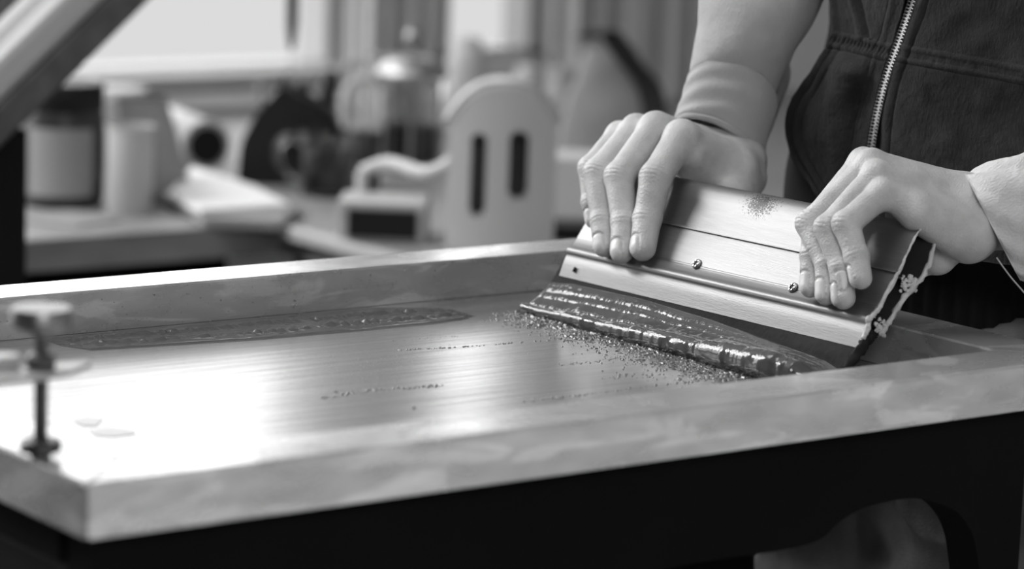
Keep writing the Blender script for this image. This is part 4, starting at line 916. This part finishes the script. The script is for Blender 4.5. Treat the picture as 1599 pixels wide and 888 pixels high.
# ---- black jumper under the vest
n, m_ = 90, 240; G = np.zeros((n, m_, 3)); th_ = np.linspace(0, 2*np.pi, m_, endpoint=False)
V = []; F = []
zs = np.linspace(-.14, .46, n); rx = np.interp(zs, [-.10, .015, .03, .08, .16, .35, .42, .46], [.112, .114, .124, .118, .102, .102, .09, .055]); ry = np.interp(zs, [-.10, .015, .03, .08, .16, .35, .42, .46], [.158, .160, .172, .164, .146, .152, .145, .06])
for i, z in enumerate(zs):
    rb_ = .0012*np.sin(th_*80) if z < .018 else 0
    for j in range(m_):
        r_ = rb_[j] if z < .018 else 0; nz = .006*float(_tab[0, 0, 0])*0; G[i, j] = (.868+(rx[i]+r_)*math.cos(th_[j]), .270+(ry[i]+r_)*math.sin(th_[j]), z)
G[..., :2] += (.005*vnoise(G*16)*(zs > .02)[:, None])[..., None]*(G[..., :2]-np.array([.868, .27]))/.12
F = grid_faces(n, m_, wrap=True); link('jumper', list(G.reshape(-1, 3)), F, M['jumper'], per, smooth=True)

# ---- vest: two front panels, zip, seams
def vest_x(y): return .741+1.75*(y-.262)**2
def vpt(u, v, off=0.):
    x = .76
    for _ in range(8): P = onx(u, v, x); x = vest_x(P[1])-off
    return onx(u, v, x)
cont = np.array([(1285, -640), (1285, -300), (1288, -150), (1294, -40), (1297, 0), (1301, 40), (1300, 58), (1283, 88), (1262, 118), (1244, 150), (1234, 182), (1232, 206), (1238, 232), (1254, 262), (1275, 292), (1300, 330), (1318, 380)], float)
zp = np.array([(1600, -640), (1500, -300), (1462, -120), (1427, 0), (1408, 58), (1386, 120), (1371, 180), (1362, 235), (1356, 300), (1352, 400)], float)
def contx(p): return np.interp(p, cont[:, 1], cont[:, 0])
zs_ = spline(np.c_[zp, np.zeros(len(zp))], 200)
def zipx(p): return np.interp(p, zs_[:, 1], zs_[:, 0])
cs_ = spline(np.c_[cont, np.zeros(len(cont))], 300)
def contx(p): return np.interp(p, cs_[:, 1], cs_[:, 0])
def relief(G, d_):
    a_ = np.gradient(G, axis=0); b_ = np.gradient(G, axis=1); N = np.cross(a_, b_); N /= np.linalg.norm(N, axis=2)[..., None]+1e-12
    if N[..., 0].mean() > 0: N = -N
    return G+N*d_[..., None]
rows = np.linspace(-600, 372, 480); nc = 150; G = np.zeros((len(rows), nc, 3)); S_ = np.linspace(0, 1, nc)
for i, p in enumerate(rows):
    l_ = (contx(p), p); q_ = p+21; r_ = (zipx(q_)-9, q_)
    for j, s_ in enumerate(S_):
        bulge = (.010*np.clip((p-62)/40, 0, 1)*np.clip((330-p)/120, 0, 1))*math.sin(math.pi*min(1, s_*1.1+.05))
        G[i, j] = vpt(l_[0]+(r_[0]-l_[0])*s_, l_[1]+(r_[1]-l_[1])*s_, bulge)
Rw = rows[:, None]+0*S_[None]; Sw = S_[None]+0*Rw
wpx = np.array([zipx(p+21)-9-contx(p) for p in rows])[:, None]; dpx = Sw*wpx              # distance from the left edge in px
d_ = .0016*np.exp(-((dpx-5)/4.5)**2)+.0012*np.exp(-((dpx-15)/4.)**2)*(Rw > 55)-.0009*np.exp(-((dpx-10)/1.6)**2)*(Rw > 55)-.001*np.exp(-((dpx-21)/2.)**2)*(Rw > 55)
d_ += .0013*(np.exp(-((Rw-52)/2.5)**2)+np.exp(-((Rw-70)/2.5)**2))*(dpx > 4)-.0012*np.exp(-((Rw-74)/1.8)**2)
d_ += .0007*np.sin(dpx*1.1+2*vnoise(G*60))*((Rw > 54) & (Rw < 69))
d_ += .0022*np.exp(-((dpx-38-(Rw+20)*.10)/5.)**2)*(Rw < 50)-.0022*np.exp(-((dpx-48-(Rw+20)*.10)/5.)**2)*(Rw < 50)
d_ += .0035*vnoise(G*24)+.0018*vnoise(G*55)+.0006*fbm(G*200, 3)
zd = wpx-dpx; d_ += .0010*np.exp(-((zd-16)/5.)**2)-.0008*np.exp(-((zd-22)/1.6)**2)
G = relief(G, d_); V, F = shell(G, .0016); vest = link('vest', V, F, M['denim'], per, smooth=True); vest['label'] = 'dark washed denim vest, left front panel'
del vest['label']
GL = G
nc = 190; G = np.zeros((len(rows), nc, 3)); S_ = np.linspace(0, 1, nc)
for i, p in enumerate(rows):
    q_ = p+21; l_ = (zipx(q_)+11, q_)
    A3 = vpt(*l_); yend = .052; sl_ = .19; u_e = 1800.; 
    for j, s_ in enumerate(S_):
        u = l_[0]+(1760-l_[0])*s_; G[i, j] = vpt(u, l_[1]+(u-l_[0])*sl_*(1 if p < 60 else max(.5, 1-(p-60)/500)))
Rw = rows[:, None]+0*S_[None]; dpx = S_[None]*(1760-np.array([zipx(p+21)+11 for p in rows])[:, None])
d_ = .0012*(np.exp(-((Rw-52)/2.5)**2)+np.exp(-((Rw-70)/2.5)**2))-.0012*np.exp(-((Rw-74)/1.8)**2)+.0005*vnoise(G*np.array([150, 420, 150]))*((Rw > 54) & (Rw < 69))
d_ += .0010*np.exp(-((dpx-8)/5.)**2)-.0010*np.exp(-((dpx-16)/1.8)**2)+.0055*vnoise(G*13+2)+.0030*vnoise(G*26+5)+.0012*vnoise(G*60)+.0005*fbm(G*200, 3)
G = relief(G, d_); V, F = shell(G, .0016); link('vest_panel', V, F, M['denim'], vest, smooth=True); GR_ = G
def gp(Gg, i, j): return Gg[int(np.clip(i, 0, Gg.shape[0]-1)), int(np.clip(j, 0, Gg.shape[1]-1))]
# stitches as short raised threads in rows
parts = []
def stitch_run(P, step=.0021, ln=.0014, r=.00022):
    P = np.array(P); s_ = np.r_[0, np.cumsum(np.linalg.norm(np.diff(P, axis=0), axis=1))]; k = 0.
    while k+ln < s_[-1]:
        a_ = np.array([np.interp(k, s_, P[:, c]) for c in range(3)]); b_ = np.array([np.interp(k+ln, s_, P[:, c]) for c in range(3)]); o_ = np.array([-.0005, -.0002, 0])
        parts.append(tube([a_+o_*.2, a_*.7+b_*.3+o_, a_*.3+b_*.7+o_, b_+o_*.2], r, 6)); k += step
ri = lambda p: int(np.interp(p, rows, np.arange(len(rows))))
for p in (50, 71): stitch_run([gp(GL, ri(p), j) for j in range(2, 150)]); stitch_run([gp(GR_, ri(p), j) for j in range(0, 120)])
for dd in (3, 10, 17): stitch_run([gp(GL, i, dd/wpx[i, 0]*149) for i in range(ri(60), ri(320))])
stitch_run([gp(GL, i, (1-22/wpx[i, 0])*149) for i in range(ri(-590), ri(320))]); stitch_run([gp(GR_, i, 16/(1760-zipx(rows[i]+21)-11)*189) for i in range(ri(-590), ri(300))])
V, F = merge(parts); link('stitching', V, F, M['stitch'], vest, smooth=True)
# paint flecks on the vest
parts = []
for (u, v), (u2, v2), w in (((1425, 54), (1440, 62), .0005), ((1401, 156), (1415, 158), .0010), ((1410, 240), (1445, 241), .0008), ((1515, 250), (1553, 245), .0007), ((1452, 198), (1458, 203), .0006), ((1465, 60), (1486, 65), .0004)):
    P_ = [vpt(u+(u2-u)*k, v+(v2-v)*k, .0035) for k in (0, .3, .7, 1)]; parts.append(tube(P_, [w*.4, w, w*.7, w*.3], 8))
# zip
pp = np.linspace(-570, 330, 480); Z = np.array([vpt(zipx(p), p, .0012) for p in pp]); s_ = np.r_[0, np.cumsum(np.linalg.norm(np.diff(Z, axis=0), axis=1))]
def zat(k): return np.array([np.interp(k, s_, Z[:, c]) for c in range(3)])
yd = nrm(np.array([.10, -1, 0])); parts = []
G = st_([st_([zat(k)+yd*w+np.array([.0022, 0, 0]) for w in np.linspace(-.0068, .0068, 9)]) for k in np.linspace(0, s_[-1], 120)])
V, F = shell(G, .001); zt_ = link('zipper_tape', V, F, M['jumper'], vest, smooth=True)
bm = bmesh.new(); k = .001; i = 0
while k < s_[-1]-.001:
    c_ = zat(k); T = nrm(zat(k+.0008)-zat(k-.0008)); sd_ = nrm(yd-T*(yd@T)); nn_ = np.cross(sd_, T); nn_ = nn_ if nn_[0] < 0 else -nn_; sg = 1 if i % 2 else -1
    R_ = Matrix((sd_, T, nn_)).transposed(); box_bm(bm, c_+sd_*sg*.0011+nn_*.0004, (.0042, .00095, .0016), rot=R_, bevel=.0002, seg=1); box_bm(bm, c_+sd_*sg*.0030+nn_*.0004, (.0009, .0017, .0024), rot=R_); k += .00118; i += 1
bm_link('zipper_teeth', bm, M['zip'], vest)

# ---- trousers, shoes, hair
def tr_fn(P):                                    # loose legs
    d_ = None
    for s_ in (1, -1):
        hip = np.array([868., 270+66*s_, -70]); kn = np.array([858., 270+80*s_, -470]); ft_ = np.array([874., 270+92*s_, -850])
        a_ = smin(cap_d(P, hip, kn, 108, 88), cap_d(P, kn, ft_, 80, 62), 30); d_ = a_ if d_ is None else smin(d_, a_, 25)
    q_ = P/np.float32(1000.); w = 9*vnoise(q_*np.array([14, 14, 9]))+5*vnoise(q_*34)+9*(1-np.abs(vnoise(q_*np.array([20, 20, 26])+3)))**4
    d_ = d_-w+4; return np.maximum(d_, P[:, 2]-5-0*d_).astype(np.float32)
V, Q = field_mesh(tr_fn, (740, 60, -890), (1000, 480, 10), 5.); link('trousers', V/1000, Q, M['trousers'], per, smooth=True)
def shoe_fn(s_):
    def f(P): return smin(cap_d(P, np.array([890., 270+92*s_, -862]), np.array([760., 270+96*s_, -872]), 36, 26), cap_d(P, np.array([880., 270+92*s_, -860]), np.array([878., 270+92*s_, -820]), 40, 42), 15).astype(np.float32)
    return f
for s_ in (1, -1): V, Q = field_mesh(shoe_fn(s_), (700, 100 if s_ < 0 else 310, -905), (950, 230 if s_ < 0 else 440, -760), 5.); V[:, 2] = np.maximum(V[:, 2], -899); link('shoe', V/1000, Q, M['black_matte'], per, smooth=True)
def hair_fn(P):
    q_ = (P-np.array([826, 270, 640], np.float32))/np.array([94, 82, 112], np.float32); d_ = (np.sqrt((q_**2).sum(-1))-1)*82
    return np.maximum(d_, -(P[:, 2]-590+(P[:, 0]-770)*.5)*.7).astype(np.float32)-2*vnoise(P*.06).astype(np.float32)
V, Q = field_mesh(hair_fn, (710, 170, 500), (940, 370, 770), 5.); M['hair'] = mat('dark_hair', .02, .5, noise=.2, bump=.6, bscale=400, bstretch=(1, 1, .1)); link('hair', V/1000, Q, M['hair'], per, smooth=True)
